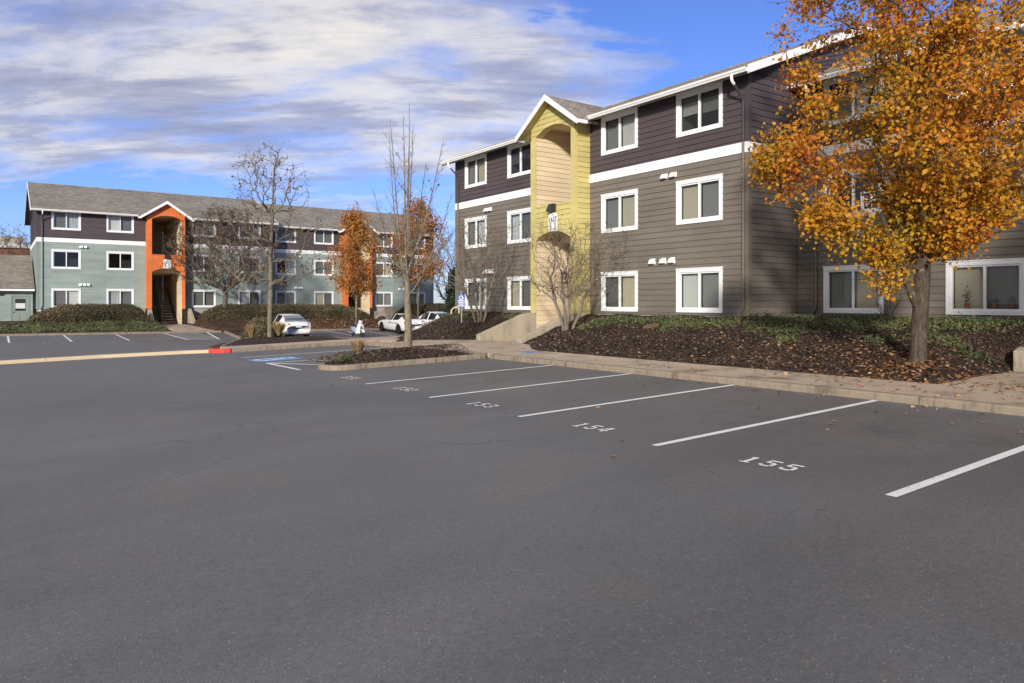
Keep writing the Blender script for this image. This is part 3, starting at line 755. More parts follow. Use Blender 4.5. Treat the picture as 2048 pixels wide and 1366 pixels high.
SL = .40                                   # roof slope
def apartment(name, label, loc, rz, rec, lower, tower, lower_trim, wins, num, units, floor_z):
    root = thing(name, label, 'apartment building', loc, rz)
    L, D = 16.13, 11.84; Z0, ZB, ZE = 1.40, 6.10, 8.28
    BT = 6.40
    offs = [(.84, 0), (4.22, 0), (10.0, 0), (13.47, 0)]
    rows = [1.48, 4.23, 6.98]
    T0, T1, VP = 6.80, 9.37, .71
    interior = MB()
    def part(nm, mat, fn):
        m_ = MB(); fn(m_); return m_.build(nm, mat, root)
    for sec in (0, 1):
        uo, vo = sec * L, sec * rec
        Pf = lambda u, z, o, vo=vo: (u, vo - o, z)
        holes = []
        for ci, (a, _) in enumerate(offs):
            for ri, z in enumerate(rows):
                holes.append((uo + a + .03, uo + a + WW - .03, z + .03, z + WH - .03))
        ro = lambda u, vo=vo: ZE + SL * .42
        th = (uo + T0, uo + T1, -1, 20)
        for a, b in ((uo, uo + T0), (uo + T1, uo + L)):
            part('lower_wall', lower, lambda m_: wall_holes(m_, Pf, a, b, Z0, ZB, holes))
            part('upper_wall', M['plum'], lambda m_: wall_holes(m_, Pf, a, b, BT, ZE + .2, holes))
        # gable ends
        def roof_under(v, vo=vo):
            d = v - vo
            return ZE + SL * (min(d, D - d) + .55) - .14
        for (ue, sgn) in ((uo, -1), (uo + L, 1)):
            if sec == 1 and sgn == -1: continue
            Pe = lambda v, z, o, ue=ue, sgn=sgn: (ue + sgn * o, v, z)
            vs = [vo, vo + D / 2, vo + D]
            part('lower_wall', lower, lambda m_: wall_holes(m_, Pe, vo, vo + D, Z0, ZB, []))
            part('upper_wall', M['plum'], lambda m_: wall_holes(m_, Pe, vo, vo + D, BT, roof_under, [], extra=(vo + D / 2,)))
            part('belt_trim', M['white'], lambda m_: m_.box(*sorted((ue + sgn * .005, ue + sgn * .034)), vo - .034, vo + D, ZB, BT))
            for (tm, za, zb) in ((lower_trim, Z0, ZB), (M['plum_trim'], BT, ZE + .12)):
                mm = MB(); mm.box(ue - .10 if sgn > 0 else ue - .028, ue + .028 if sgn > 0 else ue + .10, vo - .030, vo - .001, za, zb)
                mm.box(*(sorted((ue + sgn * .001, ue + sgn * .029))), vo - .001, vo + .10, za, zb); mm.build('corner_trim', tm, root)
        if sec == 1:
            for (tm, za, zb) in ((lower_trim, Z0, ZB), (M['plum_trim'], BT, ZE + .12)): part('corner_trim', tm, lambda m_: m_.box(uo + .02, uo + .075, vo - .028, vo - .001, za, zb))
        for a, b in ((uo, uo + T0), (uo + T1, uo + L)):
            part('belt_trim', M['white'], lambda m_: m_.box(a + (.034 if sec and a == uo else 0) + (.001 if not sec and a == uo else 0), b - .001, vo - .034, vo - .004, ZB, BT))
            part('foundation', M['foundation'], lambda m_: m_.box(a + .02, b - .02, vo + .03, vo + .3, -.4, Z0 + .01))
        part('foundation', M['foundation'], lambda m_: m_.box(uo + L - .3, uo + L - .03, vo + .3, vo + D, -.4, Z0 + .01))
        if sec == 0: part('foundation', M['foundation'], lambda m_: m_.box(uo + .03, uo + .3, vo + .3, vo + D, -.4, Z0 + .01))
        # roof
        ov = .55; e0 = uo - (.38 if sec == 0 else 0); e1 = uo + L + .38
        rf = MB(); th_ = .13
        ya, yr, yb = vo - ov, vo + D / 2, vo + D + ov; zr = ZE + SL * (yr - ya)
        top = [(ya, ZE), (yr, zr), (yb, ZE)]
        yc = vo + .25; zc_ = ZE + SL * (yc - ya); ta, tb = uo + T0 + .02, uo + T1 - .02
        for (p, q, e0, e1) in ((top[0], (yc, zc_), e0, ta), (top[0], (yc, zc_), tb, e1), ((yc, zc_), top[1], e0, e1), (top[1], top[2], e0, e1)):
            rf.quad((e0, p[0], p[1] + .10), (e1, p[0], p[1] + .10), (e1, q[0], q[1] + .10), (e0, q[0], q[1] + .10))
            rf.quad((e0, p[0], p[1] - .02), (e0, q[0], q[1] - .02), (e1, q[0], q[1] - .02), (e1, p[0], p[1] - .02))
            for e in (e0, e1): rf.quad((e, p[0], p[1] - .02), (e, p[0], p[1] + .10), (e, q[0], q[1] + .10), (e, q[0], q[1] - .02))
        for ea, eb in ((e0, ta), (tb, e1)): rf.quad((ea, ya, ZE - .02), (eb, ya, ZE - .02), (eb, ya, ZE + .10), (ea, ya, ZE + .10))
        rf.box(e0, e1, yr - .13, yr + .13, zr + .055, zr + .105)
        rfo = rf.build('roof', M['shingle'], root)
        for ea, eb in ((e0 + .02, uo + T0 - .03), (uo + T1 + .03, e1 - .02)): sf = MB(); sf.quad((ea, vo - ov, ZE - .10), (ea, vo - .005, ZE + .06), (eb, vo - .005, ZE + .06), (eb, vo - ov, ZE - .10)); sf.build('soffit', M['soffit'], rfo)
        rk = MB()
        for e, s_ in ((e0, -1), (e1, 1)):
            if sec == 1 and s_ == -1: continue
            for (p, q) in ((top[0], top[1]), (top[1], top[2])):
                for (da, db, xa, xb) in ((-.13, .115, .0, .03),):
                    rk = MB(); x0_, x1_ = sorted((e + s_ * .002, e + s_ * .034))
                    rk.add([(x0_, p[0], p[1] + da), (x1_, p[0], p[1] + da), (x1_, p[0], p[1] + db), (x0_, p[0], p[1] + db), (x0_, q[0], q[1] + da), (x1_, q[0], q[1] + da), (x1_, q[0], q[1] + db), (x0_, q[0], q[1] + db)],
                           [(0, 1, 2, 3), (7, 6, 5, 4), (0, 4, 5, 1), (1, 5, 6, 2), (2, 6, 7, 3), (3, 7, 4, 0)])
                    rk.build('rake_board', M['white'], rfo)
        # gutter: K profile
        prof = [(0, -.02), (-.055, -.02), (-.075, .02), (-.105, .055), (-.11, .10), (-.098, .10), (-.09, .07), (-.01, .03), (0, .09)]
        tu0, tu1 = uo + (T0 + T1) / 2 - 1.86, uo + (T0 + T1) / 2 + 1.86
        for (a, b) in ((e0, tu0), (tu1, e1)):
            gt = MB(); y0 = vo - ov - .002; vs = [(e, y0 + p, ZE - .06 + zz) for e in (a, b) for p, zz in prof]; n = len(prof)
            gt.add(vs, [(i, i + 1, n + i + 1, n + i) for i in range(n - 1)] + [tuple(range(n)), tuple(range(2 * n - 1, n - 1, -1))])
            gt.build('gutter', M['white'], root)
        # downspouts
        for (u, left) in (((.30, True), (L - .12, False)) if sec == 0 else ((.62, True), (L - .2, False))):
            u = uo + u
            e_ = MB(); e_.tube([(u, vo - ov - .05, ZE - .05), (u, vo - ov - .05, ZE - .17), (u, vo - ov - .02, ZE - .24), (u, vo - ov + .06, ZE - .30)], .042, 8); e_.build('gutter_elbow', M['white'], root)
            d_ = MB(); d_.tube([(u, vo - ov + .05, ZE - .29), (u, vo - .14, ZE - .60), (u, vo - .075, ZE - .72), (u, vo - .075, BT + .01)], .036, 8)
            d_.build('downspout', M['plum_trim'], root)
            d_ = MB(); d_.tube([(u, vo - .075, BT), (u, vo - .075, Z0 + .28), (u - .03, vo - .08, Z0 + .16), (u - .10, vo - .10, Z0 + .08), (u - .13, vo - .11, Z0 - .06)], .037, 8); d_.build('downspout', lower_trim, root)
            s_ = MB(); s_.box(u - .20, u - .07, vo - .17, vo - .05, Z0 - .32, Z0 - .07); s_.build('drain_stub', M['white'], root)
        # windows
        for ci, (a, _) in enumerate(offs):
            for ri, z in enumerate(rows):
                kd = wins[(sec * 4 + ci) * 3 + ri]
                window(root, Pf, uo + a, z, kd[:2], interior, slats=rz == 0, frac=kd[2:] if len(kd) > 2 else (1, 1))
        # vent hoods: three above each ground window pair, two above the second row
        def hood(u, z):
            h_ = MB(); w_, hh, dd = .17, .15, .17
            h_.add([(u, vo - .012, z), (u + w_, vo - .012, z), (u + w_, vo - dd, z), (u, vo - dd, z), (u, vo - .012, z + hh), (u + w_, vo - .012, z + hh), (u + w_, vo - dd + .06, z + hh - .015), (u, vo - dd + .06, z + hh - .015)],
                   [(0, 1, 2, 3), (3, 2, 6, 7), (7, 6, 5, 4), (0, 3, 7, 4), (1, 5, 6, 2)])
            h_.box(u - .02, u + w_ + .02, vo - .024, vo - .006, z - .02, z + hh + .02)
            h_.build('vent_hood', M['white'], root)
        for cu0, pair, trip in ((2.55, (.0, .27), (-.05, .2, .45)), (12.60, (.30, .68), (-.22, .25, .62))):
            for q in pair: hood(uo + cu0 + q, 5.76)
            for q in trip: hood(uo + cu0 + q, 3.05)
        # ---------------- entry tower with arched openings
        tw = MB(); cr = MB(); t0, t1 = uo + T0, uo + T1; cu_ = (t0 + t1) / 2; vf = vo - VP
        o0, o1_ = t0 + .30, t1 - .21; oc = (o0 + o1_) / 2; hw = (o1_ - o0) / 2
        def arch(u, zs, rise):
            r = (hw * hw + rise * rise) / (2 * rise); d = min(abs(u - oc), hw); return zs + math.sqrt(max(r * r - d * d, 0)) - (r - rise)
        gz = lambda u: 9.33 - abs(u - cu_) * .68 - .05
        Pt = lambda u, z, o: (u, vf - o, z)
        us = sorted({t0, o0, o1_, t1, cu_, *[o0 + (o1_ - o0) * i / 22 for i in range(23)]})
        fb = lambda u: Z0 - .02
        def iv(um):
            if um < o0 or um > o1_: return [(fb, gz)]
            return [((lambda u: arch(u, 4.13, .30)), (lambda u: 5.43)), ((lambda u: arch(u, 8.07, .30)), gz)]
        siding(tw, Pt, us, iv)
        for (ue, sgn) in ((t0, -1), (t1, 1)):
            Pe = lambda v, z, o, ue=ue, sgn=sgn: (ue + sgn * o, v, z)
            wall_holes(tw, Pe, vf, vo, Z0 - .02, 8.25, [])
        # flat column boards and arch trim faces, soffits of both arches, jambs
        ct = MB()
        for (a, b) in ((t0 - .026, o0), (o1_, t1 + .026)): ct.box(a, b, vf - .030, vf - .001, Z0 - .02, 7.98)
        for a, b in ((t0 - .028, t0 - .004), (t1 + .004, t1 + .028)): ct.box(a, b, vf - .001, vf + .10, Z0 - .02, 8.1)
        dep = .28
        for zs, zt in ((4.13, 5.43), (8.07, None)):
            n = 22
            for i in range(n):
                ua, ub = o0 + (o1_ - o0) * i / n, o0 + (o1_ - o0) * (i + 1) / n; za, zb = arch(ua, zs, .30), arch(ub, zs, .30)
                ct.quad((ua, vf - .026, za), (ub, vf - .026, zb), (ub, vf + dep, zb), (ua, vf + dep, za))
                if zt: ct.quad((ua, vf + dep, za), (ub, vf + dep, zb), (ub, vf + dep, zt), (ua, vf + dep, zt))
                else: ct.quad((ua, vf + dep, za), (ub, vf + dep, zb), (ub, vf + dep, 8.5), (ua, vf + dep, 8.5))
        ct.box(o0, o1_, vf - .027, vf + dep, 5.40, 5.44)
        two = tw.build('entry_tower', tower, root); ct.build('column_trim', tower, two)
        # passage: cream lap siding walls, floors and ceiling
        V1 = vo + 7.0
        for (ue, sgn) in ((o0, 1), (o1_, -1)):
            Pe = lambda v, z, o, ue=ue, sgn=sgn: (ue + sgn * (o - .022), v, z)
            wall_holes(cr, Pe, vf + .001, V1, floor_z, 8.5, [])
        Pk = lambda u, z, o: (u, V1 - o, z)
        wall_holes(cr, Pk, o0, o1_, floor_z, 8.5, [])
        cr.quad((o0, vf + dep, 8.46), (o1_, vf + dep, 8.46), (o1_, V1, 8.46), (o0, V1, 8.46))
        cr.build('passage_wall', M['cream'], root)
        ld = MB(); ld.box(o0 + .01, o1_ - .01, vo + 3.6, V1 - .02, 4.05, 4.30); ld.box(o0 + .01, o1_ - .01, vo + .45, vo + .75, 4.10, 4.55); ld.box(o0 + .01, o1_ - .01, vo + .75, vo + 3.6, 4.42, 4.55); ld.build('landing', M['cream'], root)
        # stair
        st = MB(); n = 13; su0, su1 = oc - .12, o1_ - .16; v0, z0 = vo + .9, floor_z
        rs, gn = (2.75 - 0) / n, .27
        for u_ in (su0 - .05, su1):
            st.add([(u_, v0 - .1, z0), (u_ + .05, v0 - .1, z0), (u_ + .05, v0 + n * gn, z0 + n * rs - .12), (u_, v0 + n * gn, z0 + n * rs - .12), (u_, v0 - .1, z0 + .26), (u_ + .05, v0 - .1, z0 + .26), (u_ + .05, v0 + n * gn, z0 + n * rs + .16), (u_, v0 + n * gn, z0 + n * rs + .16)],
                   [(0, 1, 2, 3), (7, 6, 5, 4), (0, 4, 5, 1), (1, 5, 6, 2), (2, 6, 7, 3), (3, 7, 4, 0)])
        for q in range(n * 3):
            v_ = v0 + q * gn / 3; zz = z0 + .2 + q * rs / 3; st.box(su0 - .04, su0 - .02, v_, v_ + .02, zz, zz + .85)
        st.tube([(su0 - .03, v0 - .05, z0 + 1.0), (su0 - .03, v0 + n * gn, z0 + n * rs + 1.05)], .024, 6)
        st.tube([(su0 - .03, v0 - .05, z0), (su0 - .03, v0 - .05, z0 + 1.0)], .022, 6)
        so = st.build('staircase', M['black'], root)
        for q in range(n):
            t_ = MB(); t_.box(su0 + .001, su1 - .001, v0 + q * gn, v0 + q * gn + .29, z0 + (q + 1) * rs - .05, z0 + (q + 1) * rs); t_.build('tread', M['walk'], so)
        # tower roof
        hwid = 1.80; ve = vf - .36; zr_ = 9.36; ze_ = zr_ - hwid * .68
        tr_ = MB()
        for s_ in (-1, 1):
            a, b = (cu_, zr_), (cu_ + s_ * hwid, ze_)
            for dz_, rv in ((.06, 0), (-.03, 1)):
                q4 = [(a[0], ve, a[1] + dz_), (b[0], ve, b[1] + dz_), (b[0], vo + 2.6, b[1] + dz_), (a[0], vo + 2.6, a[1] + dz_)]
                tr_.quad(*(q4[::-1] if rv else q4))
            tr_.quad((b[0], ve, b[1] - .03), (b[0], vo + 2.6, b[1] - .03), (b[0], vo + 2.6, b[1] + .06), (b[0], ve, b[1] + .06))
        tro = tr_.build('tower_roof', M['shingle_side'], root)
        rk = MB()
        for s_ in (-1, 1):
            a, b = (cu_, zr_), (cu_ + s_ * (hwid + .02), ze_ - .012); rk = MB()
            rk.add([(a[0], ve - .03, a[1] - .14), (b[0], ve - .03, b[1] - .12), (b[0], ve - .03, b[1] + .075), (a[0], ve - .03, a[1] + .085), (a[0], ve - .001, a[1] - .14), (b[0], ve - .001, b[1] - .12), (b[0], ve - .001, b[1] + .075), (a[0], ve - .001, a[1] + .085)],
                   [(0, 1, 2, 3), (7, 6, 5, 4), (0, 4, 5, 1), (1, 5, 6, 2), (2, 6, 7, 3), (3, 7, 4, 0)])
            rk.build('rake_board', M['white'], tro)
        for s_ in (-1, 1):
            sf = MB(); b = (cu_ + s_ * (hwid - .01), ze_ - .042); a = (cu_, zr_ - .042)
            sf.quad((a[0], ve + .003, a[1]), (b[0], ve + .003, b[1]), (b[0], vo - .02, b[1]), (a[0], vo - .02, a[1])); sf.build('soffit', tower, tro)
        sg = MB()
        for s_ in (-1, 1):                                     # short returned gutters along the tower eaves
            x_ = cu_ + s_ * hwid; sg = MB(); sg.box(min(x_, x_ + s_ * .10), max(x_, x_ + s_ * .10), ve + .002, vo - ov - .11, ze_ - .09, ze_ + .03)
            sg.build('gutter', M['white'], tro)
        # wall lamp and number plate
        lc = oc + (.02 if rz == 0 else .0)
        lm = MB(); lm.add([(lc - .17, vf - .03, 5.14), (lc + .17, vf - .03, 5.14), (lc + .15, vf - .26, 5.16), (lc - .15, vf - .26, 5.16), (lc - .17, vf - .03, 5.43), (lc + .17, vf - .03, 5.43), (lc + .13, vf - .14, 5.43), (lc - .13, vf - .14, 5.43)],
                          [(0, 1, 2, 3), (7, 6, 5, 4), (0, 4, 5, 1), (1, 5, 6, 2), (2, 6, 7, 3), (3, 7, 4, 0)])
        lm.build('wall_lamp', M['black'], root)
        if sec == 0 or rz != 0:
            pw, z0_, z1_ = .25, 4.42, 4.98
            pl = MB(); pts = [(-pw, z0_), (pw, z0_), (pw, z1_)] + [(pw * math.cos(R(a)), z1_ + .13 * math.sin(R(a))) for a in range(20, 180, 20)] + [(-pw, z1_)]
            n = len(pts); pl.add([(lc + x, vf - .045, z) for x, z in pts] + [(lc + x, vf - .024, z) for x, z in pts], [tuple(range(n))] + [(i, i + n, (i + 1) % n + n, (i + 1) % n) for i in range(n)])
            po = pl.build('house_number_sign', M['white'], root)
            Ps = lambda dx, dz_: (lambda x, y: (lc + x + dx, vf - .049, y + dz_))
            text_obj(num[sec], .235, Ps(0, 4.79), po, M['digit'], 'number', .006)
            for col_, xo in ((0, -.125), (1, .125)):
                for r_ in range(3): text_obj(units[sec][col_ * 3 + r_], .125, Ps(xo, 4.665 - r_ * .105), po, M['digit'], 'unit_number', .004)
            ln = MB(); ln.box(lc - .21, lc + .21, vf - .050, vf - .0455, 4.765, 4.775); ln.build('divider_line', M['digit'], po)
            bd = MB(); bd.add([(lc - .10, vf - .049, 5.015), (lc + .02, vf - .049, 5.005), (lc + .13, vf - .049, 5.055), (lc - .01, vf - .049, 5.03)], [(0, 1, 2, 3)]); bd.build('blue_swoosh', M['blue_sign'], po)
        ln = MB(); bz = 2.55                                    # square lantern inside the passage
        for (a, b, c_, d_) in ((0, .05, 0, .42), (.22, .27, 0, .42), (.05, .22, 0, .05), (.05, .22, .37, .42)): ln.box(o0 + .0, o0 + .07, vf + 1.2 + a, vf + 1.2 + b, bz + c_, bz + d_)
        ln.build('passage_lantern', M['black'], root)
    interior.build('room_interior', M['dark'], root)
    return root

n_, b_, g_, d_, w_, c_ = 'none', 'beige', 'grey', 'dim', 'white', 'curtain'
near_w = [(d_, w_), (g_, c_), (g_, b_),   (b_, d_), (c_, d_), (d_, d_, .6, .5),
          (d_, b_), (g_, b_), (g_, w_),   (w_, g_), (b_, g_), (w_, g_, .52, .56),
          (g_, b_), (n_, n_), (g_, w_),   (b_, d_), (w_, d_), (g_, g_),
          (b_, g_), (b_, g_), (w_, g_),   (g_, b_), (g_, w_), (b_, g_)]
near = apartment('apartment_building', 'plum and taupe three-storey apartment building with yellow arched entry tower', (XL, YF, 0), 0, REC, M['taupe'], M['yellow'], M['taupe_trim'], near_w,
                 ('1637', ''), (('73', '74', '75', '76', '77', '78'),) * 2, .2)
far_w = [(d_, w_), (n_, n_), (d_, c_),   (c_, d_), (n_, n_), (w_, d_),
         (d_, d_), (d_, g_), (g_, g_),   (w_, d_), (g_, d_), (d_, g_),
         (d_, g_), (n_, c_), (d_, g_),   (b_, d_), (d_, d_), (d_, d_),
         (d_, g_), (d_, b_), (g_, d_),   (g_, d_), (d_, g_), (g_, d_)]
far = apartment('apartment_building', 'long plum and sage green apartment building with two orange entry towers', (-59.8, 2.26, -.09), R(90), 1.7, M['sage'], M['orange'], M['sage_trim'], far_w,
                ('1631', '1633'), (('37', '38', '39', '40', '41', '42'), ('43', '44', '45', '46', '47', '48')), .17)

# ------------------------------------------------------------------ concrete wing walls beside the entries
def wing(pts, axis, a, b, label):
    """side profile pts (along, z) extruded across a..b; axis 'y' = profile runs along y"""
    m = MB(); n = len(pts); bev = .02
    P = (lambda s, t, z: (t, s, z)) if axis == 'y' else (lambda s, t, z: (s, t, z))
    vs = [P(s, a, z) for s, z in pts] + [P(s, b, z) for s, z in pts]
    m.add(vs, [tuple(range(n)), tuple(range(2 * n - 1, n - 1, -1))] + [(i, i + n, (i + 1) % n + n, (i + 1) % n) for i in range(n)])
    o = m.build('wing_wall', M['wallconc']); tag(o, label, 'retaining wall', 'concrete wing walls flanking the entries')
    me = o.modifiers.new('edge', 'BEVEL'); me.width = .018; me.segments = 2
    return o
wing([(14.25, -.2), (18.2, -.2), (18.2, 1.385), (16.72, 1.385), (16.3, 1.36), (14.25, .62)], 'y', -22.20, -21.98, 'broad stained concrete wing wall left of the yellow tower entry')
wing([(14.30, -.2), (17.45, -.2), (17.45, 1.385), (16.74, 1.385), (16.3, 1.34), (14.30, .56)], 'y', -19.74, -19.52, 'concrete wing wall right of the yellow tower with its sloped top edge-on')
wing([(15.95, -.1), (19.2, -.1), (19.2, 1.385), (18.5, 1.385), (18.0, 1.36), (15.95, .86)], 'y', -5.70, -5.48, 'concrete wing wall at the right end of the mulch bank, past the big orange tree')
def fwing(c, s, label):
    y = c + s * 1.28
    wing([(-57.5, -.3), (-59.77, -.3), (-59.77, 1.30), (-59.15, 1.30), (-57.5, .30)][::1], 'x', min(y, y + s * .2), max(y, y + s * .2), label)
fwing(10.63, -1, 'concrete wing wall left of the first orange entry, partly behind the hedge')
fwing(10.63, 1, 'concrete wing wall right of the first orange entry beside the stair')
fwing(27.25, -1, 'concrete wing wall left of the second orange entry behind the scooter')
fwing(27.25, 1, 'concrete wing wall right of the second orange entry, before the white cars')

# ------------------------------------------------------------------ trees
def skeleton(trunk, targets, tip=.004, power=.46, wpath=.35, curve=.35, wob=.05, seed=1, rise=.5, k=5):
    """grow branches from a trunk polyline to every target; returns list of (points, radii)"""
    rg = np.random.default_rng(seed)
    P = [np.array(p, float) for p in trunk]; par = [-1] + list(range(len(P) - 1)); pl = [0.0]
    for i in range(1, len(P)): pl.append(pl[-1] + np.linalg.norm(P[i] - P[i - 1]))
    first = max(1, len(P) - 1)
    T = np.asarray(targets, float); base = P[0]
    order = np.argsort(np.linalg.norm(T - P[first // 2], axis=1) * (1 + .15 * rg.random(len(T))))
    tips = []; mn = max(1, int(len(trunk) * .45)); cap = len(P) + len(T) * k
    A = np.zeros((cap, 3)); A[:len(P)] = P; PL = np.zeros(cap); PL[:len(pl)] = pl; N = len(P)
    for ti in order:
        t = T[ti]; d = t - A[mn:N]; dist = np.linalg.norm(d, axis=1) + 1e-6
        cost = dist + wpath * PL[mn:N] + np.maximum(0, rise * np.hypot(d[:, 0], d[:, 1]) - d[:, 2]) * .9
        b = int(np.argmin(cost)) + mn; p0 = A[b]; L = np.linalg.norm(t - p0)
        if L < .03: continue
        pd = p0 - A[par[b]] if par[b] >= 0 else np.array([0, 0, 1.0]); pd = pd / (np.linalg.norm(pd) + 1e-9)
        pd = pd * .6 + np.array([0, 0, .5]); c1 = p0 + pd * L * curve
        kk = max(2, min(k, int(L / .12))); prev = b
        for q in range(1, kk + 1):
            s = q / kk; x = (1 - s) ** 2 * p0 + 2 * s * (1 - s) * c1 + s * s * t
            if q < kk: x = x + rg.normal(0, wob * L / kk, 3)
            A[N] = x; par.append(prev); PL[N] = PL[prev] + np.linalg.norm(x - A[prev]); prev = N; N += 1
        tips.append(prev)
    cnt = np.zeros(N); ch = [[] for _ in range(N)]
    for i in range(1, N): ch[par[i]].append(i)
    for t in tips: cnt[t] += 1
    for i in range(N - 1, 0, -1):
        if cnt[i] == 0: cnt[i] = .5 if not ch[i] else 0
        cnt[par[i]] += cnt[i]
    rad = tip * np.maximum(cnt, 1) ** power
    chains = []; stack = [(0, [0])]
    while stack:
        i, c = stack.pop()
        while ch[i]:
            kids = sorted(ch[i], key=lambda z: -cnt[z])
            for z in kids[1:]: stack.append((z, [i, z]))
            i = kids[0]; c.append(i)
        chains.append(c)
    out_ = []
    for c in chains:
        r = rad[c].copy()
        if len(c) > 1: r[0] = min(r[0], r[1] * 1.25)
        out_.append((A[c], r))
    return out_, A[:N], rad
def tubes_mesh(name, chains, mat, parent, nbig=9, thick=.03, flare=None):
    m = MB()
    for pts, r in chains:
        n = nbig if r.max() > thick else (5 if r.max() > thick * .35 else 3)
        m.tube(pts, list(r), n, cap=False)
    return m.build(name, mat, parent, smooth=True)
def leaves(name, centres, size, mat, parent, seed=1, droop=0.0, aspect=.75, jitter=.35, oval=False):
    rg = np.random.default_rng(seed); n = len(centres); c = np.asarray(centres)
    a = rg.normal(0, 1, (n, 3)); a[:, 2] -= droop; a /= np.linalg.norm(a, axis=1)[:, None]
    b = rg.normal(0, 1, (n, 3)); b -= a * (a * b).sum(1)[:, None]; b /= np.linalg.norm(b, axis=1)[:, None]
    nn = np.cross(a, b); s = (size * (1 + rg.normal(0, jitter, n)).clip(.4, 1.8))[:, None]
    L = a * s; Wd = b * s * aspect * .5; up = nn * s * .10
    if oval:
        V = np.stack([c, c + L * .22 + Wd * .86 + up * .7, c + L * .58 + Wd * .84 + up, c + L - up * .8, c + L * .58 - Wd * .84 + up, c + L * .22 - Wd * .86 + up * .7], 1).reshape(-1, 3); k_ = 6
    else:
        V = np.stack([c, c + L * .42 + Wd + up, c + L, c + L * .42 - Wd + up], 1).reshape(-1, 3); k_ = 4
    F = np.arange(n)[:, None] * k_ + np.arange(k_)[None, :]
    return np_mesh(name, V, F, mat, parent)
def tree(name, label, cat, base, chains, mat, group=None, crowns=()):
    t = thing(name, label, cat, base, 0, group)
    tubes_mesh('trunk', chains, mat, t)
    for nm, centres, size, lm, kw in crowns: leaves(nm, centres, size, lm, t, **kw)
    return t
def blob_targets(rg, n, fn):
    out_ = []
    while len(out_) < n:
        p = fn(rg)
        if p is not None: out_.append(p)
    return np.array(out_)
def crown_cluster(rg, tips, per, spread, keep=1.0):
    c = tips[rg.random(len(tips)) < keep]
    p = np.repeat(c, per, 0); return p + rg.normal(0, 1, p.shape) * np.array(spread)

def flare_trunk(p0, p1, n, r0=0):
    return [np.array(p0) + (np.array(p1) - np.array(p0)) * i / n for i in range(n + 1)]

# the big autumn pear on the bank -------------------------------------------------
def big_tree():
    rg = np.random.default_rng(21); bx, by = -6.5, 13.9; bz = bank(bx, by) - .05
    cr = np.array((0.0, 0.0)); right = np.array((.581, .814)); fwd = np.array((-.814, .581))
    def env(r, z):                                    # crown radius by height above the base
        zs = [2.0, 2.3, 3.0, 3.35, 3.65, 4.2, 4.7, 6.0, 7.2, 9.0, 10.2]; rs = [.4, .75, 1.05, 1.55, 2.45, 2.6, 2.3, 2.30, 2.45, 2.0, .5]
        return float(np.interp(z, zs, rs))
    def pick(r):
        z = r.uniform(2.0, 10.0); R0 = env(r, z); a = r.uniform(0, 2 * math.pi); q = R0 * math.sqrt(r.uniform(.03, 1))
        p = np.array((right[0] * q * math.cos(a) + fwd[0] * q * math.sin(a), right[1] * q * math.cos(a) + fwd[1] * q * math.sin(a), z))
        u_ = q * math.cos(a)
        if -1.65 < u_ < -.4 and 2.25 < z < 3.55: return None
        if u_ < -.5 and z > 3.9 and r.random() < .42: return None
        if fbm(p[0] * 1, p[1] + p[2] * 1.7, .62, 2, 9.1) < -.06: return None      # gaps in the crown
        return p
    T = blob_targets(rg, 420, pick)
    # the drooping lower left tufts
    ex = []
    for (u, z, n) in ((-.95, 2.1, 8), (-1.75, 2.5, 9), (-.85, 1.75, 5), (-1.95, 2.75, 7), (-2.9, 3.6, 12), (-2.45, 3.9, 9), (.45, 2.35, 7), (.8, 2.7, 7), (1.2, 3.1, 8)):
        for _ in range(n):
            d = rg.normal(0, .19, 3); ex.append((right[0] * (u + d[0]) + fwd[0] * d[1] - fwd[0] * .5, right[1] * (u + d[0]) + fwd[1] * d[1] - fwd[1] * .5, z + d[2] * .8))
    T = np.vstack([T, np.array(ex)])
    trunk = [(0, 0, -.25), (0, 0, .1), (.01, .012, .6), (.03, .04, 1.1), (.04, .07, 1.6), (.05, .08, 2.2), (.05, .07, 2.9), (.06, .1, 3.7), (.05, .1, 4.8)]
    ch, A, rad = skeleton(trunk, T, tip=.0062, power=.50, wpath=.42, curve=.34, wob=.16, seed=5, rise=.35, k=7)
    # side limb leaving low on the left, as in the photograph
    pts, r = ch[0]
    r[0] *= 1.25; r[1] *= 1.1
    t = tree('autumn_tree', 'large orange-leaved pear tree on the mulch bank with a forked lichen-grey trunk', 'tree', (bx, by, bz), ch, M['bark'])
    limb = MB(); limb.tube([(.02, .03, .95), (-.06, -.08, 1.25), (-.14, -.20, 1.6), (-.22, -.28, 1.95), (-.34, -.42, 2.35), (-.42, -.5, 2.8)], [.085, .08, .072, .062, .05, .035], 8); limb.build('limb', M['bark'], t, True)
    # leaf sprays: short twigs round each tip
    per = 125
    c = crown_cluster(rg, T, per, (.155, .155, .14))
    mid = A[rg.integers(len(trunk), len(A), 8000)]; mid = mid[mid[:, 2] > 3.3]; mid = mid + rg.normal(0, .12, mid.shape)
    c = np.vstack([c, mid])
    leaves('crown', c, .062, M['leaf_autumn'], t, seed=3, droop=.6, aspect=.80, oval=True)
    # bare spur twigs
    m = MB()
    for p in T[::1]:
        for _ in range(5):
            q = p + rg.normal(0, .24, 3); m.tube([p, (p + q) / 2 + rg.normal(0, .03, 3), q], [.006, .005, .003], 3, False)
    m.build('twigs', M['bark'], t)
    return t
shade_tree = dup(big_tree()); shade_tree.location = (0.3, 13.7, bank(-0.3, 13.7) - .05); shade_tree.rotation_euler = (0, 0, 2.2)  # unseen copy of the pear, added to cast shade on the recessed wing
shade_tree['label'] = 'added orange-leaved pear tree out of view right of the forked one, shading the recessed wing'

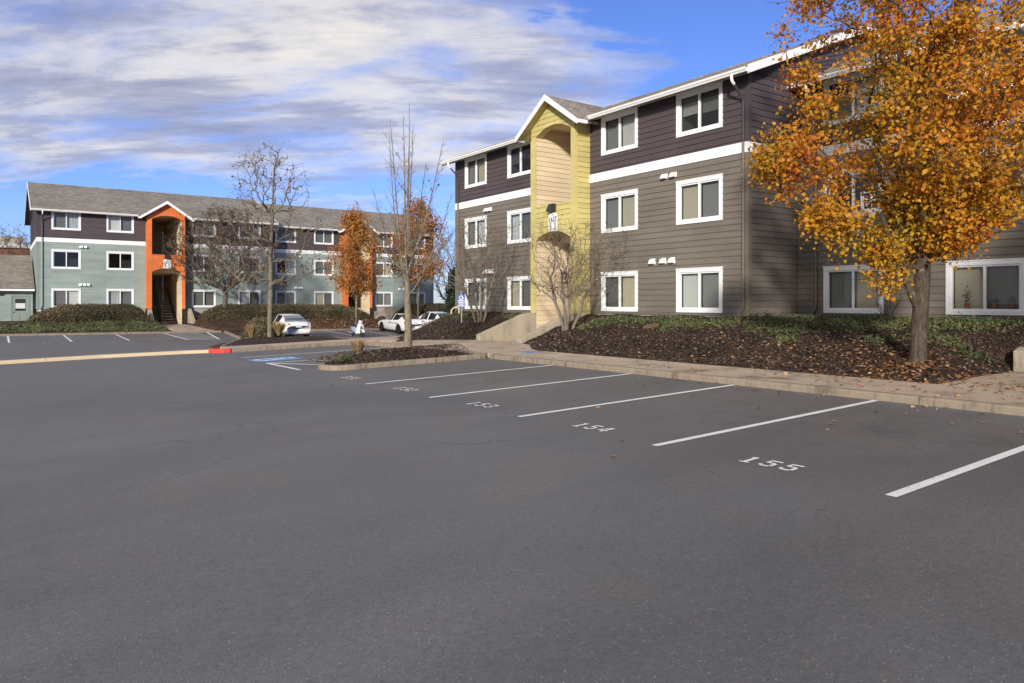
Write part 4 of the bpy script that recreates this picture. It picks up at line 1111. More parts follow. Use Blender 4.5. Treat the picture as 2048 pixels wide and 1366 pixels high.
# two rust-orange trees far off
def rust_tree(base, h, rx, label, seed, z0=.30):
    rg = np.random.default_rng(seed)
    def pick(r):
        z = r.uniform(z0, 1.0); R0 = rx * float(np.interp(z, [z0, z0 + .1, .5, .68, .85, 1], [.45, .85, 1, .92, .6, .12])); a = r.uniform(0, 6.283); q = R0 * math.sqrt(r.uniform(.02, 1))
        p = np.array((q * math.cos(a), q * math.sin(a), z * h))
        return None if fbm(p[0] + seed, p[1] + p[2] * 1.3, .7, 2, seed) < -.25 else p
    T = blob_targets(rg, 190, pick)
    ch, A, rad = skeleton([(0, 0, -.3), (0, 0, .5), (.03, 0, 1.2), (.04, .03, 2.0), (.02, .05, h * .4), (0, .03, h * .6)], T, tip=.008, power=.46, wpath=.5, wob=.12, seed=seed, rise=.6)
    c = crown_cluster(rg, T, 46, (.30, .30, .26))
    tree('autumn_tree', label, 'tree', base, ch, M['bark_mid'], None, [('crown', c, .135, M['leaf_rust'], dict(seed=seed, droop=.3, oval=True))])
rust_tree((-51.0, 22.0, lot(-50, 22) + .3), 8.5, 1.95, 'slim rust-orange tree behind the white scooter, before the second orange entry', 31)
rust_tree((-55.2, 29.5, .75), 9.6, 2.75, 'rust-orange tree with a clear trunk rising from the hedge behind the white cars', 37)

def bare(name, label, base, trunk, T, mat, seed, tip=.004, power=.46, wpath=.4, wob=.10, rise=.6, k=6, curve=.35, dead=0, dsize=.07, twigs=2, tl=.25, dmat='leaf_brown', group=None, cat='bare tree', up=.4):
    rg = np.random.default_rng(seed)
    ch, A, rad = skeleton(trunk, T, tip=tip, power=power, wpath=wpath, wob=wob, seed=seed, rise=rise, k=k, curve=curve)
    thin = np.where(rad < tip * 3.2)[0]; thin = thin[thin > len(trunk)]
    extra = []; tipsL = []
    for i in rg.choice(thin, int(len(T) * twigs)):
        p = A[i]; d = rg.normal(0, 1, 3); d[2] += up; d /= np.linalg.norm(d); L = tl * rg.uniform(.5, 1.3); e = p + d * L
        extra.append((np.array([p, p + d * L * .5 + rg.normal(0, .02, 3), e]), np.array([tip * .8, tip * .65, tip * .45]))); tipsL.append(e); tipsL.append(p)
    t = tree(name, label, cat, base, ch, mat, group)
    m = MB()
    for p, r in extra: m.tube(p, list(r), 3, False)
    m.build('twigs', mat, t, True)
    if dead:
        q = np.array(tipsL)[rg.integers(0, len(tipsL), dead)] + rg.normal(0, .04, (dead, 3))
        leaves('crown', q, dsize, M[dmat], t, seed=seed, droop=1.2)
    return t
rt = np.array((.581, .814)); fw = np.array((-.814, .581))
def site(u, v, z): return (rt[0] * u + fw[0] * v, rt[1] * u + fw[1] * v, z)
# 1. vase-shaped bare tree on the near island
def vase_tree():
    rg = np.random.default_rng(3); base = (-18.1, 9.35, .43); ch = []; dead = []
    tr_ = [np.array(p) for p in ((0, 0, -.3), (0, 0, .02), (.01, .01, .6), (-.02, .01, 1.15), (-.03, .0, 1.7), (-.05, .0, 2.1), (-.05, .02, 2.7), (-.03, .02, 3.6), (-.02, .04, 4.8), (.0, .05, 6.1), (.0, .05, 6.95))]
    ch.append((np.array(tr_), np.array([.155, .125, .106, .096, .082, .056, .038, .028, .019, .010, .004])))
    def twig(p, d, L, r, lvl):
        d = d / np.linalg.norm(d); n = 4; pts = [p]; dd = d.copy()
        for q in range(n):
            dd = dd + np.array((0, 0, .10)) + rg.normal(0, .035, 3); dd /= np.linalg.norm(dd); pts.append(pts[-1] + dd * L / n)
        ch.append((np.array(pts), np.linspace(r, r * .35, n + 1)))
        if rg.random() < .035: dead.append(pts[-1])
        if lvl < 2:
            for _ in range(rg.integers(1, 4)):
                f = rg.uniform(.3, .85); q = pts[int(f * n)]; a = rg.normal(0, 1, 3); a -= dd * a.dot(dd); a /= np.linalg.norm(a); twig(q, dd * .8 + a * .6, L * rg.uniform(.3, .55), r * .55, lvl + 1)
    def stem(a, R0, zs, zt, r, pw):
        n = 14; p = []; ph = rg.uniform(0, 6)
        for q in range(n + 1):
            t = q / n; rr = R0 * t ** pw; p.append(np.array((rr * math.cos(a) - .04, rr * math.sin(a), zs + (zt - zs) * t ** 1.08)) + np.array((math.sin(ph + t * 5), math.cos(ph + t * 4), 0)) * .022 * t)
        rad = r * (1 - np.linspace(0, 1, n + 1)) ** .8 + .004; ch.append((np.array(p), rad))
        for q in range(3, n):
            for _ in range(2 if q > 5 else 1):
                aa = a + rg.normal(0, 1.1); d = np.array((math.cos(aa), math.sin(aa), rg.uniform(.5, 1.3))); twig(p[q], d, rg.uniform(.25, .75) * (1 if q < n - 3 else .5), max(.0048, rad[q] * .40), 0)
    for i in range(7):
        a = i * 2.4 + rg.uniform(-.3, .3); u = math.cos(a - .95); stem(a, rg.uniform(.45, 1.05), rg.uniform(1.75, 2.6), rg.uniform(5.6, 7.0) - .5 * abs(u), rg.uniform(.020, .030), .62)
    for i in range(8):
        a = i * 2.4 + 1.1 + rg.uniform(-.3, .3); stem(a, rg.uniform(1.0, 1.55), rg.uniform(1.5, 2.3), rg.uniform(3.4, 4.9), rg.uniform(.016, .025), .75)
    t = tree('bare_tree', 'leafless upright tree with pale lichen-spotted trunk on the near mulch island', 'bare tree', base, ch, M['bark_pale'])
    leaves('crown', np.array(dead), .06, M['leaf_brown'], t, seed=5, droop=1.5)
vase_tree()
# 2. knotty bare tree with withered leaves by the white saloon
rg = np.random.default_rng(14)
def pick(r):
    z = r.uniform(2.6, 9.9); R0 = float(np.interp(z, [2.6, 3.6, 5.2, 6.6, 7.2, 8.4, 9.3, 9.9], [1.6, 3.3, 3.4, 2.7, 2.0, 2.4, 1.5, .4])); a = r.uniform(0, 6.283); q = R0 * r.uniform(.15, 1) ** .6
    return np.array((*site(q * math.cos(a) - .15 * (z < 6), q * math.sin(a), z)[:2], z))
T = blob_targets(rg, 380, pick)
bare('bare_tree', 'knotty grey bare tree with withered leaves beside the white saloon car', (-38.0, 11.6, lot(-38, 11.6) + .22), [(0, 0, -.3), (0, 0, .1), (.0, .0, .9), (.03, .02, 1.8), (.0, .05, 2.6), (.0, .05, 3.6), (.04, .05, 4.8), (.08, .1, 6.2), (.1, .14, 7.6), (.14, .2, 8.8)],
     T, M['bark_mid'], 14, tip=.0095, power=.44, wpath=.30, wob=.22, rise=.25, curve=.30, dead=750, dsize=.10, twigs=2.3, tl=.55, up=-.2)
# 3. wide multi-stem bare tree behind the far hedge
rg = np.random.default_rng(25)
def pick(r):
    z = r.uniform(2.6, 8.3); R0 = float(np.interp(z, [2.6, 4.0, 5.6, 7.0, 8.3], [2.4, 4.1, 4.3, 3.3, 1.2])); a = r.uniform(0, 6.283); q = R0 * r.uniform(.1, 1) ** .55
    p = site(q * math.cos(a) - .3, q * math.sin(a) * .7, z); return np.array(p)
T = blob_targets(rg, 620, pick)
bare('bare_tree', 'wide spreading bare tree with brown seed clusters behind the hedge at the first orange entry', (-56.6, 13.9, .55), [(0, 0, -.4), (0, 0, .1), (.0, .0, .7), (.05, .02, 1.1), (.05, .05, 1.6), (.05, .05, 2.3)],
     T, M['bark_dark'], 25, tip=.0115, power=.43, wpath=.42, wob=.16, rise=.55, curve=.32, dead=2700, dsize=.12, twigs=3.6, tl=.7, up=.1)
# 4, 5. low multi-stemmed shrub trees on the bank
def shrub_tree(base, stems, h, rw, z0, label, seed, red):
    rg = np.random.default_rng(seed); t = thing('multi_stem_tree', label, 'small tree', base); m = MB(); allT = []; nodes = []
    for (u, v, r) in stems:
        top = np.array(site(u, v, h * .46)); b0 = np.array(site(u * .16, v * .3, -.15))
        trunk = [b0 + (top - b0) * s + np.array((*(rg.normal(0, .03, 2)), 0)) * (s > 0) for s in np.linspace(0, 1, 6)]
        T = []
        for _ in range(int(105 * r)):
            a = rg.uniform(0, 6.283); q = rg.uniform(.1, 1) ** .6 * rw * .62
            T.append(np.array(site(u * 1.25 + q * math.cos(a), v * 1.2 + q * math.sin(a) * .8, rg.uniform(z0, h) - .22 * h * (q / rw) ** 2)))
        ch, A, rad = skeleton(trunk, np.array(T), tip=.0055, power=.47, wpath=.45, wob=.25, seed=seed + len(allT), rise=.3, curve=.3)
        for pts, rr in ch:
            mx = rr.max(); m.tube(pts, list(rr), 7 if mx > .02 else 3, False)
        thin = np.where(rad < .016)[0]; thin = thin[thin > 8]
        for i in rg.choice(thin, int(len(T) * 3.6)):
            d = rg.normal(0, 1, 3); d[2] += .3; d /= np.linalg.norm(d); L = rg.uniform(.08, .26)
            m.tube([A[i], A[i] + d * L * .5 + rg.normal(0, .02, 3), A[i] + d * L], [.0042, .0036, .0026], 3, False); nodes.append(A[i] + d * L)
        allT += T
    m.build('trunk', M['bark_twig'], t, True)
    nd = np.array(nodes); top = nd[nd[:, 2] > h * .45]
    q = top[rg.integers(0, len(top), red)]; q = np.repeat(q[: red // 5], 5, 0) + rg.normal(0, .06, (red // 5 * 5, 3))
    leaves('crown', q, .05, M['leaf_red'] if seed % 2 else M['leaf_rust'], t, seed=seed, droop=.8)
    q = nd[rg.integers(0, len(nd), 520)]; leaves('leaves', q, .035, M['leaf_brown'], t, seed=seed + 1, droop=.4)
shrub_tree((-23.9, 15.5, bank(-23.9, 15.5)), [(-.75, .1, 1.0), (-.25, -.15, .8), (.15, .2, .9), (.6, -.05, 1.1)], 4.2, 2.0, 1.5, 'multi-stemmed leafless shrub tree with red leaf tips left of the yellow tower', 41, 150)
shrub_tree((-18.3, 15.3, bank(-18.3, 15.3)), [(-.55, .1, 1.0), (-.15, -.1, .8), (.1, .15, .9), (.85, 0, 1.2)], 3.7, 1.75, 1.35, 'multi-stemmed pale leafless shrub tree right of the concrete entry walls', 44, 110)
# background trees
def back_tree(base, h, rw, label, seed, mat='bark_dark', dead=0, n=160):
    rg = np.random.default_rng(seed)
    def pick(r):
        z = r.uniform(.28, 1); a = r.uniform(0, 6.283); q = rw * math.sin(math.pi * min(1, (z - .2) / .95)) ** .7 * r.uniform(.1, 1) ** .6
        return np.array((q * math.cos(a), q * math.sin(a), z * h))
    bare('bare_tree', label, base, [(0, 0, -.5), (0, 0, h * .1), (.05, 0, h * .2), (.05, .1, h * .35), (0, .1, h * .55)], blob_targets(rg, n, pick), M[mat], seed, tip=.013, wpath=.35, wob=.15, rise=.7, twigs=2.5, tl=.9, dead=dead, dsize=.16)
back_tree((-84, 22, -1), 14.6, 3.0, 'bare treetop showing over the far roof behind the knotty bare tree', 51, n=200, dead=500)
back_tree((-84, 29, -1), 14.0, 1.9, 'small forked treetop showing over the far roof left of the slim rust tree', 52, n=70)
back_tree((-109, .9, -1.5), 13.0, 3.6, 'bare brown tree behind the grey shed at the left edge', 53, dead=900, n=200)
back_tree((-97, 2.0, -1.5), 10.6, 2.4, 'bare brown tree between the grey shed and the far building', 54, dead=700, n=160)
back_tree((-73.5, 43.2, -.6), 9.5, 2.6, 'pale bare tree past the right end of the far building', 55, mat='bark_twig', n=260)
back_tree((-92, 47.5, -1), 13.4, 1.4, 'thin dark treetop beyond the second rust-orange tree', 56, n=90, dead=300)

def conifer(base, h, rw, label, seed):
    rg = np.random.default_rng(seed); t = thing('evergreen_tree', label, 'evergreen tree', base)
    m = MB(); m.tube([(0, 0, -.4), (0, 0, h * .9)], [.14, .03], 8); m.build('trunk', M['bark_dark'], t)
    n = 9000; z = rg.random(n) ** .8; a = rg.uniform(0, 6.283, n); q = rw * (1 - z * .72) * (.55 + .45 * rg.random(n)) * (1 + .22 * np.sin(a * 3 + z * 17)) 
    c = np.stack([q * np.cos(a), q * np.sin(a), .1 + z * h], 1); leaves('crown', c, .17, M['conifer'], t, seed=seed, droop=.3, aspect=.45)
conifer((-56.5, 34.2, .2), 4.6, 1.5, 'dark evergreen at the right end of the far building', 61)
conifer((-53.2, 31.9, .1), 1.6, 1.15, 'low rounded dark green shrub before the tall evergreen', 62)

# ------------------------------------------------------------------ hedges, ground cover, grass tufts
def hedge(x0, x1, y0, y1, top, label, seed, n, base_z, name='hedge', size=.07, taper=(1.6, 1.6)):
    rg = np.random.default_rng(seed)
    def H(u, v):                                        # u along y, v across x
        e = min(1, min((u - y0) / taper[0], (y1 - u) / taper[1])); e = max(0, e) ** .45
        w = 1 - (2 * (v - x0) / (x1 - x0) - 1) ** 2; w = max(0, w) ** .38
        zb = base_z(v, u)
        return zb - .05 + (top - zb + .07 * fbm(u, v, .7, 3, seed)) * e * w
    us = ar(y0, y1, 70); vs = ar(x0, x1, 16)
    V = [(v, u, H(u, v) - .05) for u in us for v in vs]; k_ = len(vs)
    F = [(j * k_ + i, j * k_ + i + 1, (j + 1) * k_ + i + 1, (j + 1) * k_ + i) for j in range(len(us) - 1) for i in range(k_ - 1)]
    t = thing(name, label, 'hedge', (0, 0, 0))
    np_mesh('branches', V, F, M['hedge_core'], t, True)
    c = []
    # denser towards the side that faces the car park
    for _ in range(n):
        v = x1 - (x1 - x0) * min(rg.random() ** 1.7, .999); u = rg.uniform(y0, y1); c.append((v, u, H(u, v)))
    c = np.array(c); c += rg.normal(0, .035, c.shape)
    fs = rg.integers(0, len(c), n // 2)
    front = np.array([(x1 - .02 - .10 * rg.random(), c[i][1], 0) for i in fs]); z_ = np.array([base_z(p[0], p[1]) + rg.random() * max(.05, H(p[1], x1 - .35) - base_z(p[0], p[1])) for p in front]); front[:, 2] = z_
    leaves('leaves', np.vstack([c, front]), size, M['hedge'], t, seed=seed, aspect=.7)
    return t
hedge(-58.6, -55.4, 1.7, 8.75, 1.66, 'long clipped brown-green hedge below the left end of the sage building', 71, 15000, far_bed, taper=(2.0, 1.0))
hedge(-58.9, -55.6, 12.4, 25.6, 1.62, 'longest clipped hedge running behind the white saloon between the orange entries', 72, 26000, far_bed, taper=(1.4, 2.6))
hedge(-58.9, -56.0, 28.7, 36.4, 1.70, 'clipped hedge behind the white cars right of the second orange entry', 73, 10000, far_bed, taper=(1.6, 1.2))
hedge(-41.6, -38.6, 11.0, 12.6, .92, 'low olive-brown shrub hedge at the foot of the knotty bare tree', 74, 4200, lot, taper=(.5, .5))

def scatter(name, pts, size, mat, label, seed, droop=0, aspect=.6, kind='stuff'):
    o = leaves(name, pts, size, mat, None, seed=seed, droop=droop, aspect=aspect); return tag(o, label, None, None, kind)
rg = np.random.default_rng(81); P_ = []
patches = [(-17.6, 15.9, .8, .6), (-16.3, 16.3, 1.0, .7), (-15.2, 16.5, 1.0, .6), (-14.2, 16.0, .8, .8), (-13.0, 16.3, .9, .7), (-11.3, 16.4, .9, .9), (-10.4, 15.6, .5, .5), (-9.4, 16.5, 1.0, .8), (-8.2, 16.7, 1.2, .7), (-6.9, 16.5, 1.0, 1.0),
           (-7.0, 17.6, 1.2, .8), (-9.6, 17.8, 1.6, .7), (-12.2, 17.6, 1.6, .6), (-17.2, 16.6, .9, .4), (-9.9, 14.8, .3, .25), (-7.9, 15.2, .35, .3), (-6.6, 15.6, .6, .6), (-26.3, 16.3, .8, .6), (-28.3, 16.2, .8, .8), (-23.2, 16.7, .8, .3), (-27.4, 15.2, .5, .4), (-29.6, 15.6, .9, 1.0)]
for (x, y, rx, ry) in patches:
    n = int(900 * rx * ry) + 150; a = rg.uniform(0, 6.283, n); q = np.sqrt(rg.random(n)) * (1 + .35 * np.sin(a * 5 + x * 3) + .2 * np.sin(a * 9 + y))
    for aa, qq in zip(a, q):
        px_, py_ = x + rx * qq * math.cos(aa), y + ry * qq * math.sin(aa)
        if py_ < 17.3 + (REC if px_ > XC else 0): P_.append((px_, py_, bank(px_, py_) + abs(rg.normal(0, .06)) * max(.2, 1 - qq * .7) + .01))
scatter('ground_cover', np.array(P_), .066, M['juniper'], 'creeping green juniper along the foot of the taupe wall', 81, droop=-.3, aspect=.42)
P_ = []
for _ in range(15000):
    x, y = rg.uniform(-54.9, -50.5), rg.uniform(-8, 9.0)
    if fbm(x, y, .8, 3, 6) > -.15 and not (abs(y - 10.63) < 1.3): P_.append((x, y, far_bed(x, y) + abs(rg.normal(0, .10))))
scatter('ground_cover', np.array(P_), .11, M['juniper'], 'low green ground cover between the far kerb and the hedge', 82, droop=-.3, aspect=.4)

def tuft(base, h, n, label, seed, mat='straw', spread=.5, wid=.012):
    rg = np.random.default_rng(seed); V = []; F = []
    for i in range(n):
        a = rg.uniform(0, 6.283); b = rg.uniform(0, 1) ** .7 * spread; L = h * rg.uniform(.6, 1.15); r0 = rg.uniform(0, .07)
        p0 = np.array((r0 * math.cos(a), r0 * math.sin(a), -.02)); d = np.array((math.cos(a) * b, math.sin(a) * b, 1.0)); d /= np.linalg.norm(d)
        sd_ = np.array((-math.sin(a), math.cos(a), 0)) * wid; p1 = p0 + d * L * .6; p2 = p0 + d * L + np.array((math.cos(a), math.sin(a), -.3)) * b * L * .35
        o = len(V); V += [p0 - sd_, p0 + sd_, p1 + sd_ * .8, p1 - sd_ * .8, p2 + sd_ * .15, p2 - sd_ * .15]; F += [(o, o + 1, o + 2, o + 3), (o + 3, o + 2, o + 4, o + 5)]
    o = np_mesh('grass_tuft', V, F, M[mat]); o.location = base; tag(o, label, 'grass tuft', 'tufts of ornamental grass on the islands'); return o
tuft((-18.75, 8.15, isl_z(-18.75, 8.15, .5)), .42, 420, 'straw coloured grass tuft on the near mulch island', 91)
tuft((-34.6, 9.7, lot(-34.6, 9.7) + .22), .62, 300, 'straw grass tuft at the left edge of the middle island', 92, wid=.018)
tuft((-37.0, 11.75, lot(-37, 11.75) + .25), .72, 360, 'straw grass tuft between the knotty tree and the white saloon', 93, wid=.018, spread=.7)
def bush(base, r, n, label, seed, mat='juniper', size=.07):
    rg = np.random.default_rng(seed); t = thing('low_shrub', label, 'shrub', base); a = rg.normal(0, 1, (n, 3)); a /= np.linalg.norm(a, axis=1)[:, None]; a[:, 2] = np.abs(a[:, 2])
    c = a * r * np.array((1, 1, .85)) * (.55 + .5 * rg.random((n, 1))); leaves('leaves', c, size, M[mat], t, seed=seed, aspect=.5)
    m = MB()
    for i in range(14): m.tube([(0, 0, -.05), tuple(c[i] * .8)], [.012, .004], 4, False)
    m.build('stems', M['bark_dark'], t)
bush((-17.5, 7.3, isl_z(-17.5, 7.3, .4) - .02), .21, 600, 'small green shrub in the nose of the near mulch island', 95, size=.05)
bush((-43.0, 12.4, lot(-43, 12.4) + .2), .7, 1800, 'olive shrub on the strip left of the white saloon', 96, 'hedge', .09)
# a twiggy bare bush against the wall right of the first recessed window
rg = np.random.default_rng(97); t = thing('twiggy_bush', 'twiggy leafless bush against the taupe wall beside the big orange trunk', 'shrub', (-9.75, 19.2, bank(-9.75, 19.2) - .02)); m = MB()
for i in range(26):
    a = rg.uniform(0, 6.283); e = np.array((math.cos(a) * .38, math.sin(a) * .25, rg.uniform(.35, .75))) * rg.uniform(.6, 1.1); m.tube([(0, 0, -.05), e * .5 + rg.normal(0, .03, 3), e], [.008, .005, .003], 4, False)
m.build('stems', M['bark_dark'], t)

# loose bark chips and fallen leaves
rg = np.random.default_rng(101); P_ = []
while len(P_) < 26000:
    x = rg.uniform(-31, 0); y = rg.uniform(12.7, 17.3)
    if y > toe(x) + .03 and not (-22.3 < x < -19.4): P_.append((x, y, bank(x, y) + .008))
while len(P_) < 30000:
    x = rg.uniform(-19.1, -16.95); y = rg.uniform(6.8, 10.95); d = min(x + 19.2, -16.9 - x)
    if d > .1: P_.append((x, y, isl_z(x, y, max(.05, min(d, 1.15, y - 6.6))) + .01))
M['chips'] = leafmat('bark_chips', [(0, (.022, .015, .012)), (.5, (.080, .053, .041)), (.85, (.19, .13, .098)), (1, (.34, .26, .21))], .0)
CHIPS = np.array(P_)
P_ = []
while len(P_) < 2300:
    a = rg.uniform(0, 6.283); q = abs(rg.normal(0, 3.3)); x = -6.4 + q * math.cos(a) * 1.5; y = 13.6 + q * math.sin(a)
    if x > -2.5 or y > 19.5: continue
    if y > toe(x): z = bank(x, y) if not (-5.62 < x < -3.4) else wz(x, 12.6)
    elif y > KY + .1:
        if rg.random() > .22: continue
        z = wz(x, y)
    elif y > KY - .02: continue
    else:
        if rg.random() > (.36 if y > KY - .5 else .07): continue
        z = lot(x, y)
    P_.append((x, y, z + .016))
for _ in range(420):
    x = rg.uniform(-24, -9); y = rg.uniform(12.7, 16.8)
    if y > toe(x) and not (-22.3 < x < -19.4): P_.append((x, y, bank(x, y) + .012))
for _ in range(90):
    x = -4.6 + rg.normal(0, .55); y = 12.9 + rg.normal(0, .35); P_.append((x, y, wz(x, min(y, 12.6)) + .015))
for _ in range(26):
    x, y = rg.uniform(-14, 0), rg.uniform(5, 11); P_.append((x, y, lot(x, y) + .012))
def flat_leaves(name, pts, size, mat, label, seed):
    rg = np.random.default_rng(seed); n = len(pts); a = rg.uniform(0, 6.283, n); s = size * rg.uniform(.5, 1.25, n)
    L = np.stack([np.cos(a), np.sin(a), rg.normal(0, .28, n)], 1) * s[:, None]; Wd = np.stack([-np.sin(a), np.cos(a), rg.normal(0, .3, n)], 1) * (s * .36)[:, None]; c = np.asarray(pts)
    up = np.zeros((n, 3)); up[:, 2] = s * .16
    V = np.stack([c - L * .5, c + Wd + up, c + L * .5, c - Wd + up * .6], 1).reshape(-1, 3); F = np.arange(n)[:, None] * 4 + np.array([[0, 1, 2, 3]])
    return tag(np_mesh(name, V, F, mat), label, None, None, 'stuff')
flat_leaves('bark_chips', CHIPS, .062, M['chips'], 'loose bark chips over the mulch bank and islands', 101)
flat_leaves('fallen_leaves', np.array(P_), .078, M['leaf_fallen'], 'fallen orange and tan leaves under the big autumn tree', 103)
P_ = []
while len(P_) < 5200:
    x, y = rg.uniform(-56, -50.3), rg.uniform(15, 36)
    if abs(y - 27.25) > 1.2: P_.append((x, y, far_bed(x, y) + .02))
flat_leaves('fallen_leaves', np.array(P_), .13, M['leaf_fallen'], 'brown leaf litter on the bed behind the scooter', 104)

# ------------------------------------------------------------------ cars
M['carwhite'] = plain('white_car_paint', (.80, .80, .78), .22, .5, coat=.6)
M['carsilver'] = plain('silver_car_paint', (.56, .58, .60), .25, .5, metal=.35, coat=.6)
M['tail'] = plain('red_tail_lamp', (.42, .02, .03), .15, .6, coat=.6)
M['lampclear'] = plain('clear_lamp', (.72, .68, .68), .12, .6, coat=.6)
M['chrome'] = plain('chrome', (.62, .63, .64), .12, .6, metal=1)
M['plate'] = plain('number_plate_face', (.50, .58, .62), .5, var=.35, vscale=38)
M['stripe'] = plain('red_brown_stripe', (.20, .03, .02), .4)
# stations nose to tail: x, sill z, belt z, half width at belt, roof z (or None), half width at roof
SALOON = [(2.40, .32, .52, .55, .56, .40), (2.28, .26, .62, .76, .68, .60), (1.95, .22, .70, .86, .79, .72), (1.45, .20, .79, .89, .88, .76), (.95, .19, .88, .89, .95, .74), (.35, .19, .92, .89, 1.30, .60), (-.05, .19, .93, .89, 1.43, .57), (-.55, .19, .94, .89, 1.465, .565), (-1.05, .20, .955, .885, 1.43, .56), (-1.45, .21, .97, .88, 1.30, .57), (-1.85, .23, .985, .865, 1.065, .64), (-2.15, .26, .975, .83, 1.03, .62), (-2.36, .30, .90, .76, .965, .55), (-2.42, .36, .70, .70, .80, .50)]
COUPE = [(2.30, .30, .50, .56, .54, .40), (2.16, .24, .62, .78, .68, .60), (1.85, .20, .70, .87, .79, .72), (1.35, .18, .78, .89, .88, .76), (.85, .17, .86, .89, .95, .72), (.25, .17, .90, .89, 1.26, .58), (-.15, .17, .92, .89, 1.37, .55), (-.65, .17, .94, .89, 1.385, .54), (-1.10, .18, .97, .89, 1.30, .54), (-1.50, .19, 1.00, .885, 1.16, .58), (-1.80, .22, 1.0, .86, 1.06, .62), (-2.05, .26, .96, .81, 1.0, .60), (-2.22, .30, .84, .76, .90, .52), (-2.27, .36, .66, .70, .74, .46)]
HATCH = [(2.10, .32, .54, .56, .60, .40), (1.98, .26, .66, .76, .74, .60), (1.70, .22, .78, .85, .88, .70), (1.25, .20, .88, .87, 1.0, .72), (.75, .19, .92, .87, 1.32, .60), (.25, .19, .94, .87, 1.50, .58), (-.30, .19, .95, .87, 1.54, .575), (-.85, .19, .97, .87, 1.52, .57), (-1.30, .20, .99, .865, 1.46, .56), (-1.62, .22, 1.0, .85, 1.30, .56), (-1.85, .25, .98, .82, 1.06, .60), (-1.95, .30, .86, .76, .92, .55), (-1.98, .38, .68, .70, .76, .50)]
def catm(tab, n=4):
    A = np.array(tab, float); out_ = []
    for i in range(len(A) - 1):
        p0, p1, p2, p3 = A[max(i - 1, 0)], A[i], A[i + 1], A[min(i + 2, len(A) - 1)]
        for j in range(n):
            t = j / n; out_.append(.5 * (2 * p1 + (p2 - p0) * t + (2 * p0 - 5 * p1 + 4 * p2 - p3) * t * t + (3 * p1 - p0 - 3 * p2 + p3) * t ** 3))
    out_.append(A[-1]); return np.array(out_)
def car(label, loc, rz, tab, paint_, front_axle, rear_axle, kind='saloon', rim='chrome', stripes=False, group=None, name='parked_car'):
    root = thing(name, label, 'car', loc, rz, group)
    st = catm(tab); n = len(st); xr = st[:, 0]
    rows = []
    for x, zs, zb, wb, zr, wr in st:
        wr = min(wr, wb - .02); k = .97
        rows.append([(x, 0, zs), (x, wb * .86, zs), (x, wb * .985, zs + .12), (x, wb * 1.015, zs + (zb - zs) * .55), (x, wb, zb - .04), (x, wb * .965, zb), (x, wr + (wb * .965 - wr) * .06, zb + (zr - zb) * .90 if zr - zb > .15 else zb + (zr - zb) * .6), (x, wr * .88, zr - .012), (x, 0, zr)])
    body = MB(); gl_side = {(a_, b_): MB() for a_ in (1, -1) for b_ in (0, 1)}; gl_f = MB(); gl_r = MB()
    cab0, cab1 = (.80 if kind != 'hatch' else 1.05), (-1.62 if kind == 'saloon' else (-1.68 if kind == 'coupe' else -1.72))
    for i in range(n - 1):
        xm = (xr[i] + xr[i + 1]) / 2
        for j in range(8):
            for s in (1, -1):
                q = [rows[i][j], rows[i + 1][j], rows[i + 1][j + 1], rows[i][j + 1]]; q = [(a, b * s, c) for a, b, c in q]
                if s < 0: q = q[::-1]
                high = (rows[i][8][2] - rows[i][5][2]) > .16 and (rows[i + 1][8][2] - rows[i + 1][5][2]) > .16
                dst = body
                if j == 5 and high and cab1 + .35 < xm < cab0 - .30 and not (-.42 < xm < -.32): dst = gl_side[(s, int(xm > -.37))]
                dz = rows[i][8][2] - rows[i + 1][8][2]; dxs = xr[i] - xr[i + 1]
                if j in (6, 7) and abs(dz / dxs) > .22 and rows[i][8][2] > 1.0:
                    if xm > 0 and xm < cab0 + .2: dst = gl_f
                    elif xm < -.9 and min(rows[i][8][2], rows[i + 1][8][2]) > rows[i][5][2] + .05: dst = gl_r
                dst.quad(*q)
    for e in (0, n - 1):
        r = rows[e]; body.add([(a, b, c) for a, b, c in r] + [(a, -b, c) for a, b, c in r[::-1]], [tuple(range(18))])
    b = body.build('body', paint_, root, True); b.data.set_sharp_from_angle(angle=R(38))
    ed = b.modifiers.new('w', 'WELD'); ed.merge_threshold = .002
    [w_.build('side_window', M['carglass'], root, True) for w_ in gl_side.values() if w_.f]; gl_f.build('windscreen', M['carglass'], root, True); gl_r.build('rear_window', M['carglass'] if kind != 'saloon' else M['rearglass'], root, True)
    for ax in (front_axle, rear_axle):
        for s in (1, -1):
            arch_shade = MB(); arch_shade.disc((ax, s * .885, .335), (0, 1, 0), .372, .05, 24); w = MB()
            o_ = arch_shade.build('wheel', M['black'], root)  # black disc standing for the shaded wheel arch; tyre and rim hang on it
            w.disc((ax, s * .84, .325), (0, 1, 0), .325, .20, 24); w.build('tyre', M['rubber'], o_)
            r_ = MB(); c_ = (ax, s * .945, .325)
            for q in range(7):
                a = q * 2 * math.pi / 7; d = Vector((math.cos(a), 0, math.sin(a))); tdir = Vector((-math.sin(a), 0, math.cos(a))) * .028; c0 = Vector(c_)
                r_.quad(c0 + d * .03 - tdir, c0 + d * .215 - tdir * .8, c0 + d * .215 + tdir * .8, c0 + d * .03 + tdir)
            for q in range(24):
                a0, a1 = q * math.pi / 12, (q + 1) * math.pi / 12; f = lambda a, rr, yy: (ax + rr * math.cos(a), s * yy, .325 + rr * math.sin(a))
                r_.quad(f(a0, .205, .944), f(a1, .205, .944), f(a1, .235, .943), f(a0, .235, .943))
            r_.disc((ax, s * .943, .325), (0, 1, 0), .045, .012, 12); r_.build('rim', M[rim], o_)
            w2 = MB(); w2.disc((ax, s * .935, .325), (0, 1, 0), .322, .012, 24); w2.build('tyre_wall', M['rubber'], o_)
    tail = tab[-2][0]; zb = tab[-3][2]
